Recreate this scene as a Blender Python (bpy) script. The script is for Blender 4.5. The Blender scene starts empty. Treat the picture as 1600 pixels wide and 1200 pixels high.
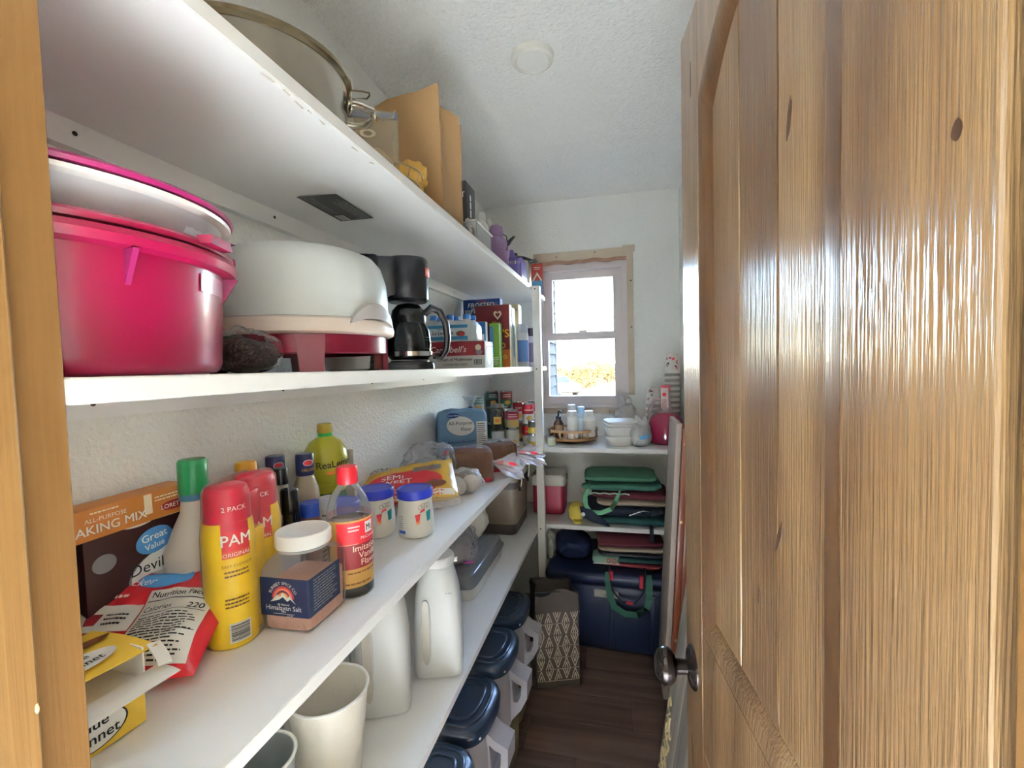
import bpy, bmesh, math, random
from mathutils import Vector, Matrix, noise
PI = math.pi
SC = bpy.context.scene
COL = SC.collection
rnd = random.Random(7)
sin, cos = math.sin, math.cos

# ---------------------------------------------------------------- camera
cd = bpy.data.cameras.new('camera'); cam = bpy.data.objects.new('camera', cd); COL.objects.link(cam)
cd.sensor_width = 36; cd.lens = 705 / 1600 * 36; cd.clip_start = .02; cd.clip_end = 300
def _cam(yaw, pitch, roll, loc):
    y, p, r = (math.radians(a) for a in (yaw, pitch, roll))
    f = Vector((-sin(y) * cos(p), cos(y) * cos(p), sin(p)))
    ri = f.cross(Vector((0, 0, 1))).normalized(); up = ri.cross(f)
    r2 = cos(r) * ri - sin(r) * up; u2 = cos(r) * up + sin(r) * ri
    m = Matrix((r2, u2, -f)).transposed().to_4x4(); m.translation = loc
    return m
cam.matrix_world = _cam(13.2, -2.5, 1.54, (0, 0, 1.46))
SC.camera = cam

# ---------------------------------------------------------------- world, sun, exposure
w = bpy.data.worlds.new('sky'); SC.world = w; w.use_nodes = True
nt = w.node_tree; nt.nodes.clear()
sk = nt.nodes.new('ShaderNodeTexSky'); sk.sky_type = 'NISHITA'; sk.sun_disc = False
sk.sun_elevation = math.radians(42); sk.sun_rotation = math.radians(150); sk.air_density = 1.0; sk.dust_density = 1.5
bg = nt.nodes.new('ShaderNodeBackground'); bg.inputs[1].default_value = 4.6
wo = nt.nodes.new('ShaderNodeOutputWorld')
nt.links.new(sk.outputs[0], bg.inputs[0]); nt.links.new(bg.outputs[0], wo.inputs[0])
def light(name, kind, energy, loc, rot, size=None, col=(1, 1, 1), **k):
    l = bpy.data.lights.new(name, kind); l.energy = energy; l.color = col
    if size: 
        l.shape = 'RECTANGLE'; l.size, l.size_y = size
    for a, b in k.items(): setattr(l, a, b)
    o = bpy.data.objects.new(name, l); COL.objects.link(o); o.location = loc; o.rotation_euler = rot
    return o
light('sun', 'SUN', 1.2, (0, 0, 30), (math.radians(50), math.radians(12), math.radians(-20)), col=(1, .93, .8), angle=.01)
# hall behind the photographer: added fill, no real lamp, bounced off its pale floor
light('hall_fill_light', 'AREA', 138, (-.1, -.52, 2.40), (0, 0, 0), (.7, .4), (.76, .86, 1), spread=math.radians(50))
SC.view_settings.view_transform = 'Standard'; SC.view_settings.look = 'None'
SC.view_settings.gamma = 1; SC.view_settings.use_curve_mapping = False
SC.view_settings.exposure = 1.45
SC.cycles.use_denoising = True
SC.cycles.max_bounces = 10; SC.cycles.diffuse_bounces = 7; SC.cycles.transparent_max_bounces = 24
SC.cycles.sample_clamp_indirect = 6

# ---------------------------------------------------------------- helpers
def lin(h):
    h = h.lstrip('#'); c = [int(h[i:i + 2], 16) / 255 for i in (0, 2, 4)]
    return tuple(x / 12.92 if x <= .04045 else ((x + .055) / 1.055) ** 2.4 for x in c)
MATS = {}
def mat(name, hexc=None, rough=.5, metal=0, trans=0, alpha=1, bump=0, bs=60, bd=.01, var=.06, vs=9, coat=0, ior=1.45, emit=0, spec=.5, sub=0):
    if name in MATS: return MATS[name]
    m = bpy.data.materials.new(name); m.use_nodes = True; MATS[name] = m
    n = m.node_tree.nodes; L = m.node_tree.links; b = n['Principled BSDF']
    c = lin(hexc)
    I = b.inputs
    I['Roughness'].default_value = rough; I['Metallic'].default_value = metal
    I['Transmission Weight'].default_value = trans; I['Alpha'].default_value = alpha
    I['Coat Weight'].default_value = coat; I['IOR'].default_value = ior; I['Coat Roughness'].default_value = .1
    I['Specular IOR Level'].default_value = spec
    if sub:
        I['Subsurface Weight'].default_value = sub; I['Subsurface Radius'].default_value = (.02, .02, .02); I['Subsurface Scale'].default_value = 1
    tc = n.new('ShaderNodeTexCoord')
    if var:
        ns = n.new('ShaderNodeTexNoise'); ns.inputs['Scale'].default_value = vs; ns.inputs['Detail'].default_value = 3
        L.new(tc.outputs['Object'], ns.inputs['Vector'])
        mx = n.new('ShaderNodeMix'); mx.data_type = 'RGBA'
        L.new(ns.outputs[0], mx.inputs[0])
        mx.inputs[6].default_value = (*[x * (1 - var) for x in c], 1); mx.inputs[7].default_value = (*[min(1, x * (1 + var)) for x in c], 1)
        L.new(mx.outputs[2], I['Base Color'])
    else: I['Base Color'].default_value = (*c, 1)
    if bump:
        n2 = n.new('ShaderNodeTexNoise'); n2.inputs['Scale'].default_value = bs; n2.inputs['Detail'].default_value = 2
        L.new(tc.outputs['Object'], n2.inputs['Vector'])
        bp = n.new('ShaderNodeBump'); bp.inputs['Strength'].default_value = bump; bp.inputs['Distance'].default_value = bd
        L.new(n2.outputs[0], bp.inputs['Height']); L.new(bp.outputs[0], I['Normal'])
    return m
def wood(name, c1, c2, c3, rough=.3, scale=(22, 22, 1.3), coat=.25, bump=.12, fine=(260, 260, 5)):
    if name in MATS: return MATS[name]
    m = bpy.data.materials.new(name); m.use_nodes = True; MATS[name] = m
    n = m.node_tree.nodes; L = m.node_tree.links; b = n['Principled BSDF']
    tc = n.new('ShaderNodeTexCoord'); oi = n.new('ShaderNodeObjectInfo')
    ad = n.new('ShaderNodeVectorMath'); ad.operation = 'MULTIPLY_ADD'
    ad.inputs[1].default_value = (1, 1, 1)
    cb = n.new('ShaderNodeCombineXYZ'); mu = n.new('ShaderNodeMath'); mu.operation = 'MULTIPLY'; mu.inputs[1].default_value = 37
    L.new(oi.outputs['Random'], mu.inputs[0])
    for i in range(3): L.new(mu.outputs[0], cb.inputs[i])
    L.new(tc.outputs['Object'], ad.inputs[0]); L.new(cb.outputs[0], ad.inputs[2])
    def ns(sc, det, dist):
        mp = n.new('ShaderNodeMapping'); mp.inputs['Scale'].default_value = sc; L.new(ad.outputs[0], mp.inputs[0])
        t = n.new('ShaderNodeTexNoise'); t.inputs['Scale'].default_value = 1; t.inputs['Detail'].default_value = det; t.inputs['Distortion'].default_value = dist
        L.new(mp.outputs[0], t.inputs['Vector']); return t
    a = ns(scale, 5, .8); g = ns(fine, 3, .2)
    cr = n.new('ShaderNodeValToRGB'); e = cr.color_ramp.elements
    e[0].position = .3; e[0].color = (*lin(c1), 1); e[1].position = .72; e[1].color = (*lin(c3), 1)
    k = e.new(.5); k.color = (*lin(c2), 1)
    L.new(a.outputs[0], cr.inputs[0])
    mx = n.new('ShaderNodeMix'); mx.data_type = 'RGBA'; mx.blend_type = 'MULTIPLY'; mx.inputs[0].default_value = .13
    L.new(cr.outputs[0], mx.inputs[6])
    g2 = n.new('ShaderNodeValToRGB'); g2.color_ramp.elements[0].position = .35; g2.color_ramp.elements[0].color = (.55, .5, .45, 1); g2.color_ramp.elements[1].position = .6
    L.new(g.outputs[0], g2.inputs[0]); L.new(g2.outputs[0], mx.inputs[7]); L.new(mx.outputs[2], b.inputs['Base Color'])
    b.inputs['Roughness'].default_value = rough; b.inputs['Coat Weight'].default_value = coat; b.inputs['Coat Roughness'].default_value = .2; b.inputs['Coat IOR'].default_value = 1.6
    bp = n.new('ShaderNodeBump'); bp.inputs['Strength'].default_value = bump; bp.inputs['Distance'].default_value = .004
    L.new(g.outputs[0], bp.inputs['Height']); L.new(bp.outputs[0], b.inputs['Normal']); L.new(bp.outputs[0], b.inputs['Coat Normal'])
    return m
def film(name, hexc, alpha=.25, rough=.12, bump=.0, bs=25):   # clear thin plastic: see-through, shiny, a little milky
    if name in MATS: return MATS[name]
    m = bpy.data.materials.new(name); m.use_nodes = True; MATS[name] = m
    n = m.node_tree.nodes; L = m.node_tree.links; b = n['Principled BSDF']
    b.inputs['Base Color'].default_value = (*lin(hexc), 1); b.inputs['Roughness'].default_value = rough; b.inputs['Specular IOR Level'].default_value = .8
    t = n.new('ShaderNodeBsdfTransparent'); f = n.new('ShaderNodeFresnel'); f.inputs[0].default_value = 1.35
    ma = n.new('ShaderNodeMath'); ma.operation = 'MULTIPLY_ADD'; ma.inputs[1].default_value = .55; ma.inputs[2].default_value = alpha; ma.use_clamp = True
    L.new(f.outputs[0], ma.inputs[0]); x = n.new('ShaderNodeMixShader'); L.new(ma.outputs[0], x.inputs[0]); L.new(t.outputs[0], x.inputs[1]); L.new(b.outputs[0], x.inputs[2])
    if bump:
        tc = n.new('ShaderNodeTexCoord'); n2 = n.new('ShaderNodeTexNoise'); n2.inputs['Scale'].default_value = bs; n2.inputs['Detail'].default_value = 3; L.new(tc.outputs['Object'], n2.inputs['Vector'])
        bp = n.new('ShaderNodeBump'); bp.inputs['Strength'].default_value = bump; bp.inputs['Distance'].default_value = .01; L.new(n2.outputs[0], bp.inputs['Height']); L.new(bp.outputs[0], b.inputs['Normal']); L.new(bp.outputs[0], f.inputs['Normal'])
    L.new(x.outputs[0], n['Material Output'].inputs[0])
    return m
def glassm(name, fac=1.0, tint='ffffff'):
    if name in MATS: return MATS[name]
    m = bpy.data.materials.new(name); m.use_nodes = True; MATS[name] = m
    n = m.node_tree.nodes; L = m.node_tree.links; n.remove(n['Principled BSDF'])
    t = n.new('ShaderNodeBsdfTransparent'); t.inputs[0].default_value = (*lin(tint), 1)
    g = n.new('ShaderNodeBsdfGlossy'); g.inputs['Roughness'].default_value = .03
    f = n.new('ShaderNodeFresnel'); f.inputs[0].default_value = 1.45
    x = n.new('ShaderNodeMixShader'); L.new(f.outputs[0], x.inputs[0]); L.new(t.outputs[0], x.inputs[1]); L.new(g.outputs[0], x.inputs[2])
    L.new(x.outputs[0], n['Material Output'].inputs[0])
    return m

def mesh(name, V, F, sharp=38, smooth=True):
    me = bpy.data.meshes.new(name); me.from_pydata([tuple(v) for v in V], [], F); me.validate(); me.update()
    bm = bmesh.new(); bm.from_mesh(me); bmesh.ops.recalc_face_normals(bm, faces=bm.faces); bm.to_mesh(me); bm.free()
    if smooth:
        me.polygons.foreach_set('use_smooth', [True] * len(me.polygons))
        me.set_sharp_from_angle(angle=math.radians(sharp))
    return me
def ob(name, md, m, parent=None, loc=(0, 0, 0), rot=(0, 0, 0), sharp=38, label=None):
    me = md if isinstance(md, bpy.types.Mesh) else mesh(name, md[0], md[1], sharp)
    if not me.materials: me.materials.append(m)
    o = bpy.data.objects.new(name, me); COL.objects.link(o); o.parent = parent; o.location = loc; o.rotation_euler = rot
    if label: o['label'] = label
    return o
def tag(o, label, cat, group=None, kind=None):
    if label: o['label'] = label
    if cat: o['category'] = cat
    if group: o['group'] = group
    if kind: o['kind'] = kind
    return o
def thing(name, label, cat, loc=(0, 0, 0), rz=0, group=None, rot=None, kind=None):
    o = bpy.data.objects.new(name, None); COL.objects.link(o); o.location = loc
    o.rotation_euler = rot or (0, 0, rz); o.empty_display_size = .05
    return tag(o, label, cat, group, kind)
def dup(root, loc, rz=0, label=None, group=None):
    r = root.copy(); COL.objects.link(r); r.location = loc; r.rotation_euler = (0, 0, rz)
    if label: r['label'] = label
    if group: r['group'] = group
    for ch in list(root.children):
        c = ch.copy(); COL.objects.link(c); c.parent = r
        for g in ch.children:
            d = g.copy(); COL.objects.link(d); d.parent = c
    return r
# --- shapes: each returns (verts, faces)
def join(*ms):
    V, F = [], []
    for v, f in ms:
        k = len(V); V += [tuple(p) for p in v]; F += [tuple(i + k for i in q) for q in f]
    return V, F
def xf(md, M):
    if not isinstance(M, Matrix): M = Matrix.Translation(M)
    return [tuple(M @ Vector(v)) for v in md[0]], md[1]
def from_bm(bm):
    bm.verts.ensure_lookup_table(); bm.verts.index_update()
    r = [tuple(v.co) for v in bm.verts], [tuple(v.index for v in f.verts) for f in bm.faces]; bm.free(); return r
def box(x0, x1, y0, y1, z0, z1, r=0, seg=2):
    bm = bmesh.new(); bmesh.ops.create_cube(bm, size=1)
    for v in bm.verts: v.co = Vector((x0 + (v.co.x + .5) * (x1 - x0), y0 + (v.co.y + .5) * (y1 - y0), z0 + (v.co.z + .5) * (z1 - z0)))
    if r: bmesh.ops.bevel(bm, geom=bm.edges[:], offset=r, segments=seg, affect='EDGES', profile=.5)
    return from_bm(bm)
def cbox(sx, sy, sz, r=0, c=(0, 0, 0), seg=2):   # centred in x, y; base at c.z
    return box(c[0] - sx / 2, c[0] + sx / 2, c[1] - sy / 2, c[1] + sy / 2, c[2], c[2] + sz, r, seg)
def lathe(prof, n=32, c=(0, 0, 0), a0=0, a1=2 * PI, sx=1, sy=1):
    full = abs(a1 - a0 - 2 * PI) < 1e-6; k = n if full else n + 1
    V, F = [], []
    for r, z in prof:
        for i in range(k):
            a = a0 + (a1 - a0) * i / n; V.append((c[0] + r * sx * cos(a), c[1] + r * sy * sin(a), c[2] + z))
    for j in range(len(prof) - 1):
        for i in range(n):
            i2 = (i + 1) % k; F.append((j * k + i, j * k + i2, (j + 1) * k + i2, (j + 1) * k + i))
    if full:
        if prof[0][0] > 1e-5: F.append(tuple(range(k))[::-1])
        if prof[-1][0] > 1e-5: F.append(tuple(range((len(prof) - 1) * k, len(prof) * k)))
    return V, F
def shell(prof, n=32, **k):   # open lathe without caps
    V, F = lathe(prof, n, **k); return V, [f for f in F if len(f) == 4]
def ring(rx, ry, z, p, n, ox=0, oy=0):
    out = []
    for i in range(n):
        a = 2 * PI * i / n; c, s = cos(a), sin(a)
        out.append((ox + rx * math.copysign(abs(c) ** (2 / p), c), oy + ry * math.copysign(abs(s) ** (2 / p), s), z))
    return out
def loft(secs, n=40, cap=(1, 1)):   # secs: (z, rx, ry, power, ox, oy)
    V, F = [], []
    for s in secs:
        s = tuple(s) + (2, 0, 0)[len(s) - 3:] if len(s) < 6 else s
        V += ring(s[1], s[2], s[0], s[3], n, s[4], s[5])
    for j in range(len(secs) - 1):
        for i in range(n):
            i2 = (i + 1) % n; F.append((j * n + i, j * n + i2, (j + 1) * n + i2, (j + 1) * n + i))
    if cap[0]: F.append(tuple(range(n))[::-1])
    if cap[1]: F.append(tuple(range((len(secs) - 1) * n, len(secs) * n)))
    return V, F
def tube(P, r, n=8, closed=False, flat=1):
    P = [Vector(p) for p in P]; V, F = [], []; m = len(P); ref = None
    for i, p in enumerate(P):
        a = P[(i - 1) % m] if (i or closed) else p; b = P[(i + 1) % m] if (i < m - 1 or closed) else p
        t = (b - a).normalized()
        if ref is None: ref = t.orthogonal().normalized()
        ref = (ref - t * ref.dot(t)).normalized(); q = t.cross(ref)
        rr = r[i] if isinstance(r, (list, tuple)) else r
        for k in range(n):
            an = 2 * PI * k / n; V.append(p + ref * rr * cos(an) + q * rr * flat * sin(an))
    for i in range(m if closed else m - 1):
        i2 = (i + 1) % m
        for k in range(n):
            k2 = (k + 1) % n; F.append((i * n + k, i * n + k2, i2 * n + k2, i2 * n + k))
    if not closed: F += [tuple(range(n))[::-1], tuple(range((m - 1) * n, m * n))]
    return V, F
def arc(c, r, a0, a1, n, ax='xz', r2=None):
    out = []
    for i in range(n + 1):
        a = a0 + (a1 - a0) * i / n; u, v = r * cos(a), (r2 or r) * sin(a)
        out.append({'xz': (c[0] + u, c[1], c[2] + v), 'yz': (c[0], c[1] + u, c[2] + v), 'xy': (c[0] + u, c[1] + v, c[2])}[ax])
    return out
def prism(poly, h0, h1, ax='z'):   # poly in 2-D, extruded along ax
    f = {'z': lambda u, v, w: (u, v, w), 'y': lambda u, v, w: (u, w, v), 'x': lambda u, v, w: (w, u, v)}[ax]
    n = len(poly)
    V = [f(u, v, h0) for u, v in poly] + [f(u, v, h1) for u, v in poly]
    F = [tuple(range(n))[::-1], tuple(range(n, 2 * n))] + [(i, (i + 1) % n, n + (i + 1) % n, n + i) for i in range(n)]
    return V, F
def band(x, y, w, pts, t):   # flat strap of width w along pts, thickness t, width along local x
    V, F = [], []
    for i, p in enumerate(pts):
        a = Vector(pts[max(i - 1, 0)]); b = Vector(pts[min(i + 1, len(pts) - 1)]); d = (b - a).normalized(); n_ = Vector((1, 0, 0)).cross(d).normalized()
        for s, q in ((-1, -1), (1, -1), (1, 1), (-1, 1)): V.append(Vector(p) + Vector((x + s * w / 2, y, 0)) + n_ * q * t / 2)
    m = len(pts)
    for i in range(m - 1):
        for k in range(4):
            k2 = (k + 1) % 4; F.append((i * 4 + k, i * 4 + k2, i * 4 + 4 + k2, i * 4 + 4 + k))
    F += [(3, 2, 1, 0), tuple(range(4 * m - 4, 4 * m))]
    return V, F
def strap(pts, w, t, across):   # ribbon along pts, wide in the direction 'across'
    A = Vector(across).normalized(); V, F = [], []; m = len(pts)
    for i, p in enumerate(pts):
        a = Vector(pts[max(i - 1, 0)]); b = Vector(pts[min(i + 1, m - 1)]); d = (b - a).normalized()
        A2 = (A - d * A.dot(d)).normalized(); N = d.cross(A2)
        for s, q in ((-1, -1), (1, -1), (1, 1), (-1, 1)): V.append(Vector(p) + A2 * s * w / 2 + N * q * t / 2)
    for i in range(m - 1):
        for k in range(4): F.append((i * 4 + k, i * 4 + (k + 1) % 4, i * 4 + 4 + (k + 1) % 4, i * 4 + 4 + k))
    F += [(3, 2, 1, 0), tuple(range(4 * m - 4, 4 * m))]
    return V, F
def blob(sx, sy, sz, p=2.6, amp=.006, fr=20, seed=0, nu=28, nv=18, flat=True, c=(0, 0, 0), pz=2.4, ridge=0):   # soft lumpy body resting on z = 0
    V, F = [], []
    for j in range(nv + 1):
        t = -PI / 2 + PI * j / nv; ct, st = cos(t), sin(t)
        rz = math.copysign(abs(st) ** (2 / pz), st); rr = abs(ct) ** (2 / pz)
        for i in range(nu):
            a = 2 * PI * i / nu; ca, sa = cos(a), sin(a)
            q = Vector((sx / 2 * rr * math.copysign(abs(ca) ** (2 / p), ca), sy / 2 * rr * math.copysign(abs(sa) ** (2 / p), sa), sz / 2 * rz))
            d = noise.noise(q * fr + Vector((seed * 3.1, seed * 1.7, seed))) + .5 * noise.noise(q * fr * 2.3 + Vector((seed, 0, 5)))
            if ridge: d += ridge * (1 - 2.2 * abs(noise.noise(q * fr * 1.4 + Vector((seed, 9, 2)))) - abs(noise.noise(q * fr * 3.1 + Vector((4, seed, 1)))))
            q = q + q.normalized() * d * amp
            z = q.z + sz / 2
            if flat: z = max(z, 0)
            V.append((c[0] + q.x, c[1] + q.y, c[2] + z))
    for j in range(nv):
        for i in range(nu): F.append((j * nu + i, j * nu + (i + 1) % nu, (j + 1) * nu + (i + 1) % nu, (j + 1) * nu + i))
    return V, F
def pouch(W, H, T, amp=.004, fr=25, seed=0, nu=26, nv=20, seal=.1):   # flat-sealed bag standing in x (width), z (height), fat in y
    V, F = [], []
    for side in (0, 1):
        for j in range(nv + 1):
            v = j / nv
            for i in range(nu + 1):
                u = i / nu
                e = max(0, min(1, (min(u, 1 - u)) / .22)); g = max(0, min(1, (min(v, 1 - v) - seal * .35) / .22))
                f = math.sqrt(max(0, 1 - (1 - e) ** 2)) * math.sqrt(max(0, 1 - (1 - g) ** 2))
                x = (u - .5) * W * (1 - .05 * f); z = v * H
                d = noise.noise(Vector((x * fr, z * fr, seed * 7.7 + side * 3))) + .5 * noise.noise(Vector((x * fr * 2.7, z * fr * 2.7, seed + side)))
                y = (1 if side else -1) * (T / 2 * f) + d * amp * (.3 + f)
                if not side: y = min(y, T)
                V.append((x, y, z))
    k = (nu + 1) * (nv + 1)
    for s in (0, 1):
        for j in range(nv):
            for i in range(nu):
                a = s * k + j * (nu + 1) + i; q = (a, a + 1, a + nu + 2, a + nu + 1); F.append(q if s == 0 else q[::-1])
    edge = [j * (nu + 1) for j in range(nv + 1)], [j * (nu + 1) + nu for j in range(nv + 1)], list(range(nu + 1)), list(range(nv * (nu + 1), k))
    for E in edge:
        for a, b in zip(E, E[1:]): F.append((a, b, b + k, a + k))
    return V, F
def sheet(fn, nu, nv, t=.0008):   # fn(u, v) -> point; thin solid
    P = [[Vector(fn(i / nu, j / nv)) for i in range(nu + 1)] for j in range(nv + 1)]
    V, F = [], []; k = (nu + 1) * (nv + 1)
    N = []
    for j in range(nv + 1):
        for i in range(nu + 1):
            du = P[j][min(i + 1, nu)] - P[j][max(i - 1, 0)]; dv = P[min(j + 1, nv)][i] - P[max(j - 1, 0)][i]
            N.append(du.cross(dv).normalized())
    flat = [p for r in P for p in r]
    V = [p + n_ * t / 2 for p, n_ in zip(flat, N)] + [p - n_ * t / 2 for p, n_ in zip(flat, N)]
    for j in range(nv):
        for i in range(nu):
            a = j * (nu + 1) + i; F += [(a, a + 1, a + nu + 2, a + nu + 1), (k + a, k + a + nu + 1, k + a + nu + 2, k + a + 1)]
    for E in ([j * (nu + 1) for j in range(nv + 1)], [j * (nu + 1) + nu for j in range(nv + 1)], list(range(nu + 1)), list(range(nv * (nu + 1), k))):
        for a, b in zip(E, E[1:]): F.append((a, b, b + k, a + k))
    return V, F
# --- print on surfaces: a frame maps (u, v, lift) to a local point
def flat(o, u, v):
    o, u, v = Vector(o), Vector(u).normalized(), Vector(v).normalized(); n_ = u.cross(v)
    return lambda a, b, h=0: o + u * a + v * b + n_ * h
def cyl(r, c=(0, 0, 0), a0=-PI / 2, sx=1, sy=1):   # u runs along the circumference, a0 is the direction of u = 0
    f = r if callable(r) else (lambda z: r)
    def g(a, b, h=0):
        R = f(b); t = a0 + a / R
        return Vector((c[0] + (R * sx + h) * cos(t), c[1] + (R * sy + h) * sin(t), c[2] + b))
    g.curved = True
    return g
def patch(parent, name, fr, u0, u1, v0, v1, m, h=.0006, nu=1, nv=1, label=None):
    if nu == 1: nu = max(1, min(24, math.ceil(abs(u1 - u0) / .006)))
    V = [fr(u0 + (u1 - u0) * i / nu, v0 + (v1 - v0) * j / nv, h) for j in range(nv + 1) for i in range(nu + 1)]
    F = [(j * (nu + 1) + i, j * (nu + 1) + i + 1, (j + 1) * (nu + 1) + i + 1, (j + 1) * (nu + 1) + i) for j in range(nv) for i in range(nu)]
    return ob(name, (V, F), m, parent, label=label)
def oval(parent, name, fr, u, v, ru, rv, m, h=.0008, n=28, rot=0, a0=0, a1=2 * PI, ri=0):
    V, F = [], []; q = 6 if ri < .1 and getattr(fr, 'curved', False) else 1
    for i in range(n + 1):
        a = a0 + (a1 - a0) * i / n; x, y = ru * cos(a), rv * sin(a); x, y = x * cos(rot) - y * sin(rot), x * sin(rot) + y * cos(rot)
        for k in range(q + 1): t = ri + (1 - ri) * k / q; V.append(fr(u + x * t, v + y * t, h))
    F = [(i * (q + 1) + k, i * (q + 1) + k + 1, (i + 1) * (q + 1) + k + 1, (i + 1) * (q + 1) + k) for i in range(n) for k in range(q)]
    return ob(name, (V, F), m, parent)
def poly(parent, name, fr, pts, m, h=.0008):
    return ob(name, ([fr(a, b, h) for a, b in pts], [tuple(range(len(pts)))]), m, parent)
def bars(parent, name, fr, rects, m, h=.001):
    V, F = [], []
    R2 = []
    for (a, b, c, d) in rects:
        q = max(1, math.ceil((b - a) / .005)) if getattr(fr, 'curved', False) else 1
        R2 += [(a + (b - a) * i / q, a + (b - a) * (i + 1) / q, c, d) for i in range(q)]
    for (a, b, c, d) in R2:
        k = len(V); V += [fr(a, c, h), fr(b, c, h), fr(b, d, h), fr(a, d, h)]; F.append((k, k + 1, k + 2, k + 3))
    return ob(name, (V, F), m, parent)
def barcode(parent, fr, u, v, w_, h_, h=.0008, horiz=False):
    r = random.Random(3); R = []; x = 0
    patch(parent, 'barcode_panel', fr, u - w_ * .58, u + w_ * .58, v - h_ * .6, v + h_ * .6, mat('print_white', 'f2f0ea', .5, var=0), h)
    while x < 1:
        b = r.choice((.02, .035, .05)); R.append((u + (x - .5) * w_, u + (min(x + b, 1) - .5) * w_, v - h_ / 2, v + h_ / 2)); x += b + r.choice((.02, .03, .045))
    if horiz: R = [(u - w_ / 2, u + w_ / 2, v + (a - u) / w_ * h_, v + (b - u) / w_ * h_) for a, b, _, _ in R]
    return bars(parent, 'barcode', fr, R, mat('print_black', '161616', .5, var=0), h + .0004)
def fine(parent, fr, u0, u1, v0, v1, n, m, seed=1, h=.001):   # rows of small print
    r = random.Random(seed); R = []; dv = (v1 - v0) / n
    for j in range(n):
        x = u0; e = u1 - r.random() * .25 * (u1 - u0)
        while x < e:
            q = r.uniform(.05, .16) * (u1 - u0); R.append((x, min(x + q, e), v1 - (j + .72) * dv, v1 - (j + .3) * dv)); x += q + .022 * (u1 - u0)
    return bars(parent, 'fine_print', fr, R, m, h)
def txt(parent, s, size, fr, u, v, m, h=.0011, shear=0, bold=0, rot=0, sx=1, align='CENTER', name='lettering', curve=None):
    c = bpy.data.curves.new('t', 'FONT'); c.body = s; c.size = size; c.align_x = align; c.shear = shear; c.resolution_u = 3
    t = bpy.data.objects.new('t', c); me = bpy.data.meshes.new_from_object(t)
    bpy.data.objects.remove(t); bpy.data.curves.remove(c)
    bm = bmesh.new(); bm.from_mesh(me); bpy.data.meshes.remove(me)
    if getattr(fr, 'curved', False):
        for _ in range(3):
            bmesh.ops.triangulate(bm, faces=bm.faces[:]); lim = max(.0035, size * .12)
            e = [x for x in bm.edges if x.calc_length() > lim]
            if e: bmesh.ops.subdivide_edges(bm, edges=e, cuts=1)
    V0, F0 = from_bm(bm); V, F = [], []
    cr, sr = cos(rot), sin(rot)
    for q, (dx, dy) in enumerate(((0, 0),) if bold < .005 or size < .0125 else ((-.014, 0), (.014, 0), (0, .012), (0, -.012))):
        k = len(V)
        for p in V0:
            x, y = (p[0] + dx * size) * sx, p[1] + dy * size
            if curve:   # lettering set round an arc of radius 'curve'
                a = x / curve; x, y = (curve + y) * sin(a), (curve + y) * cos(a)
            V.append(fr(u + x * cr - y * sr, v + x * sr + y * cr, h + q * .00004))
        F += [tuple(i + k for i in f) for f in F0]
    me = bpy.data.meshes.new(name); me.from_pydata([tuple(p) for p in V], [], F); me.update(); me.materials.append(m)
    return ob(name, me, m, parent)
def PR(n):   # print inks
    return mat('ink_' + n, dict(white='f4f2ec', black='151515', red='c01f2c', gold='d6aa55', blue='1f3f8f', yellow='f2c51c', cream='efe4c6', grey='8b8b8b', teal='1c8f97', navy='1e2a4e', green='2f8f4a', orange='d9772a', lblue='4f94cf', maroon='7b1420', brown='6b3a1c')[n], .5, var=0)
# shelf heights (the boards are a little out of level)
def sz(s, y):
    a, b = dict(top=(1.858, 1.862), mid=(1.459, 1.444), cnt=(1.031, 1.006), low=(.618, .597), bk=(1.013, 1.013), bl=(.602, .602))[s]
    return a + (b - a) * (y - .27) / 2.06
def on(s, x, y): return (x, y, sz(s, y) + .0005)
# ================================================================ setting
WALL = mat('wall_paint', 'f3f2ec', .75, bump=.45, bs=110, var=.02)
CEIL = mat('ceiling_texture', 'f4f3ee', .8, bump=.8, bs=75, bd=.012, var=.02)
MEL = mat('shelf_melamine', 'f4f3f0', .32, var=.02, vs=3)
RAW = mat('raw_drywall_edge', 'b9a893', .9, bump=.2, var=.12, vs=14)
VIN = mat('window_vinyl', 'cfc3c0', .4, var=.03)
SCREW = mat('screw_steel', '4a443e', .4, metal=.8)
ALDER = wood('knotty_alder', '553a20', '785a38', '957852', rough=.4, scale=(11, 11, 1.0), coat=1, bump=.5, fine=(330, 330, 9))
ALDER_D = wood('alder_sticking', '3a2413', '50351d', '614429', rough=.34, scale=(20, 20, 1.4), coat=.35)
PINE = wood('jamb_pine', '5f4019', '77542a', '876639', rough=.45, scale=(7, 7, .9), coat=.12)
KNOT = mat('knot_dark', '3a2415', .5, var=.3, vs=60)

fl = tag(ob('floor', box(-1.7, 1.3, -2.5, 2.9, -.12, -.006), mat('subfloor', '2a201b', .7)), None, None, kind='structure')
FLW = wood('floor_plank_brown', '43302a', '5a443b', '6b544a', rough=.42, scale=(1.2, 22, 22), coat=.1, bump=.1, fine=(5, 240, 240))
for j in range(15):
    y0 = .29 + j * .165
    cut = -.795 + [.42, .83, .2, .62][j % 4]
    for a, b in ((-.795, cut), (cut, .353)):
        ob('plank', box(a + .001, b - .001, y0 + .0012, min(y0 + .1638, 2.755), -.006, 0, .0012, 1), FLW, fl)
ob('hall_flooring', box(-1.6, 1.2, -2.4, .288, -.006, 0), mat('hall_floor', 'e2e0da', .5), fl)
tag(ob('ceiling', box(-1.75, 1.35, -2.55, 2.95, 2.435, 2.62), CEIL), None, None, kind='structure')
def struct(name, md, m): return tag(ob(name, md, m), None, None, kind='structure')
struct('wall_left', box(-.92, -.795, .13, 2.9, 0, 2.435), WALL)
struct('wall_right', box(.353, .48, .13, 2.9, 0, 2.435), WALL)
WX0, WX1, WZ0, WZ1 = -.463, .062, 1.186, 2.069
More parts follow.
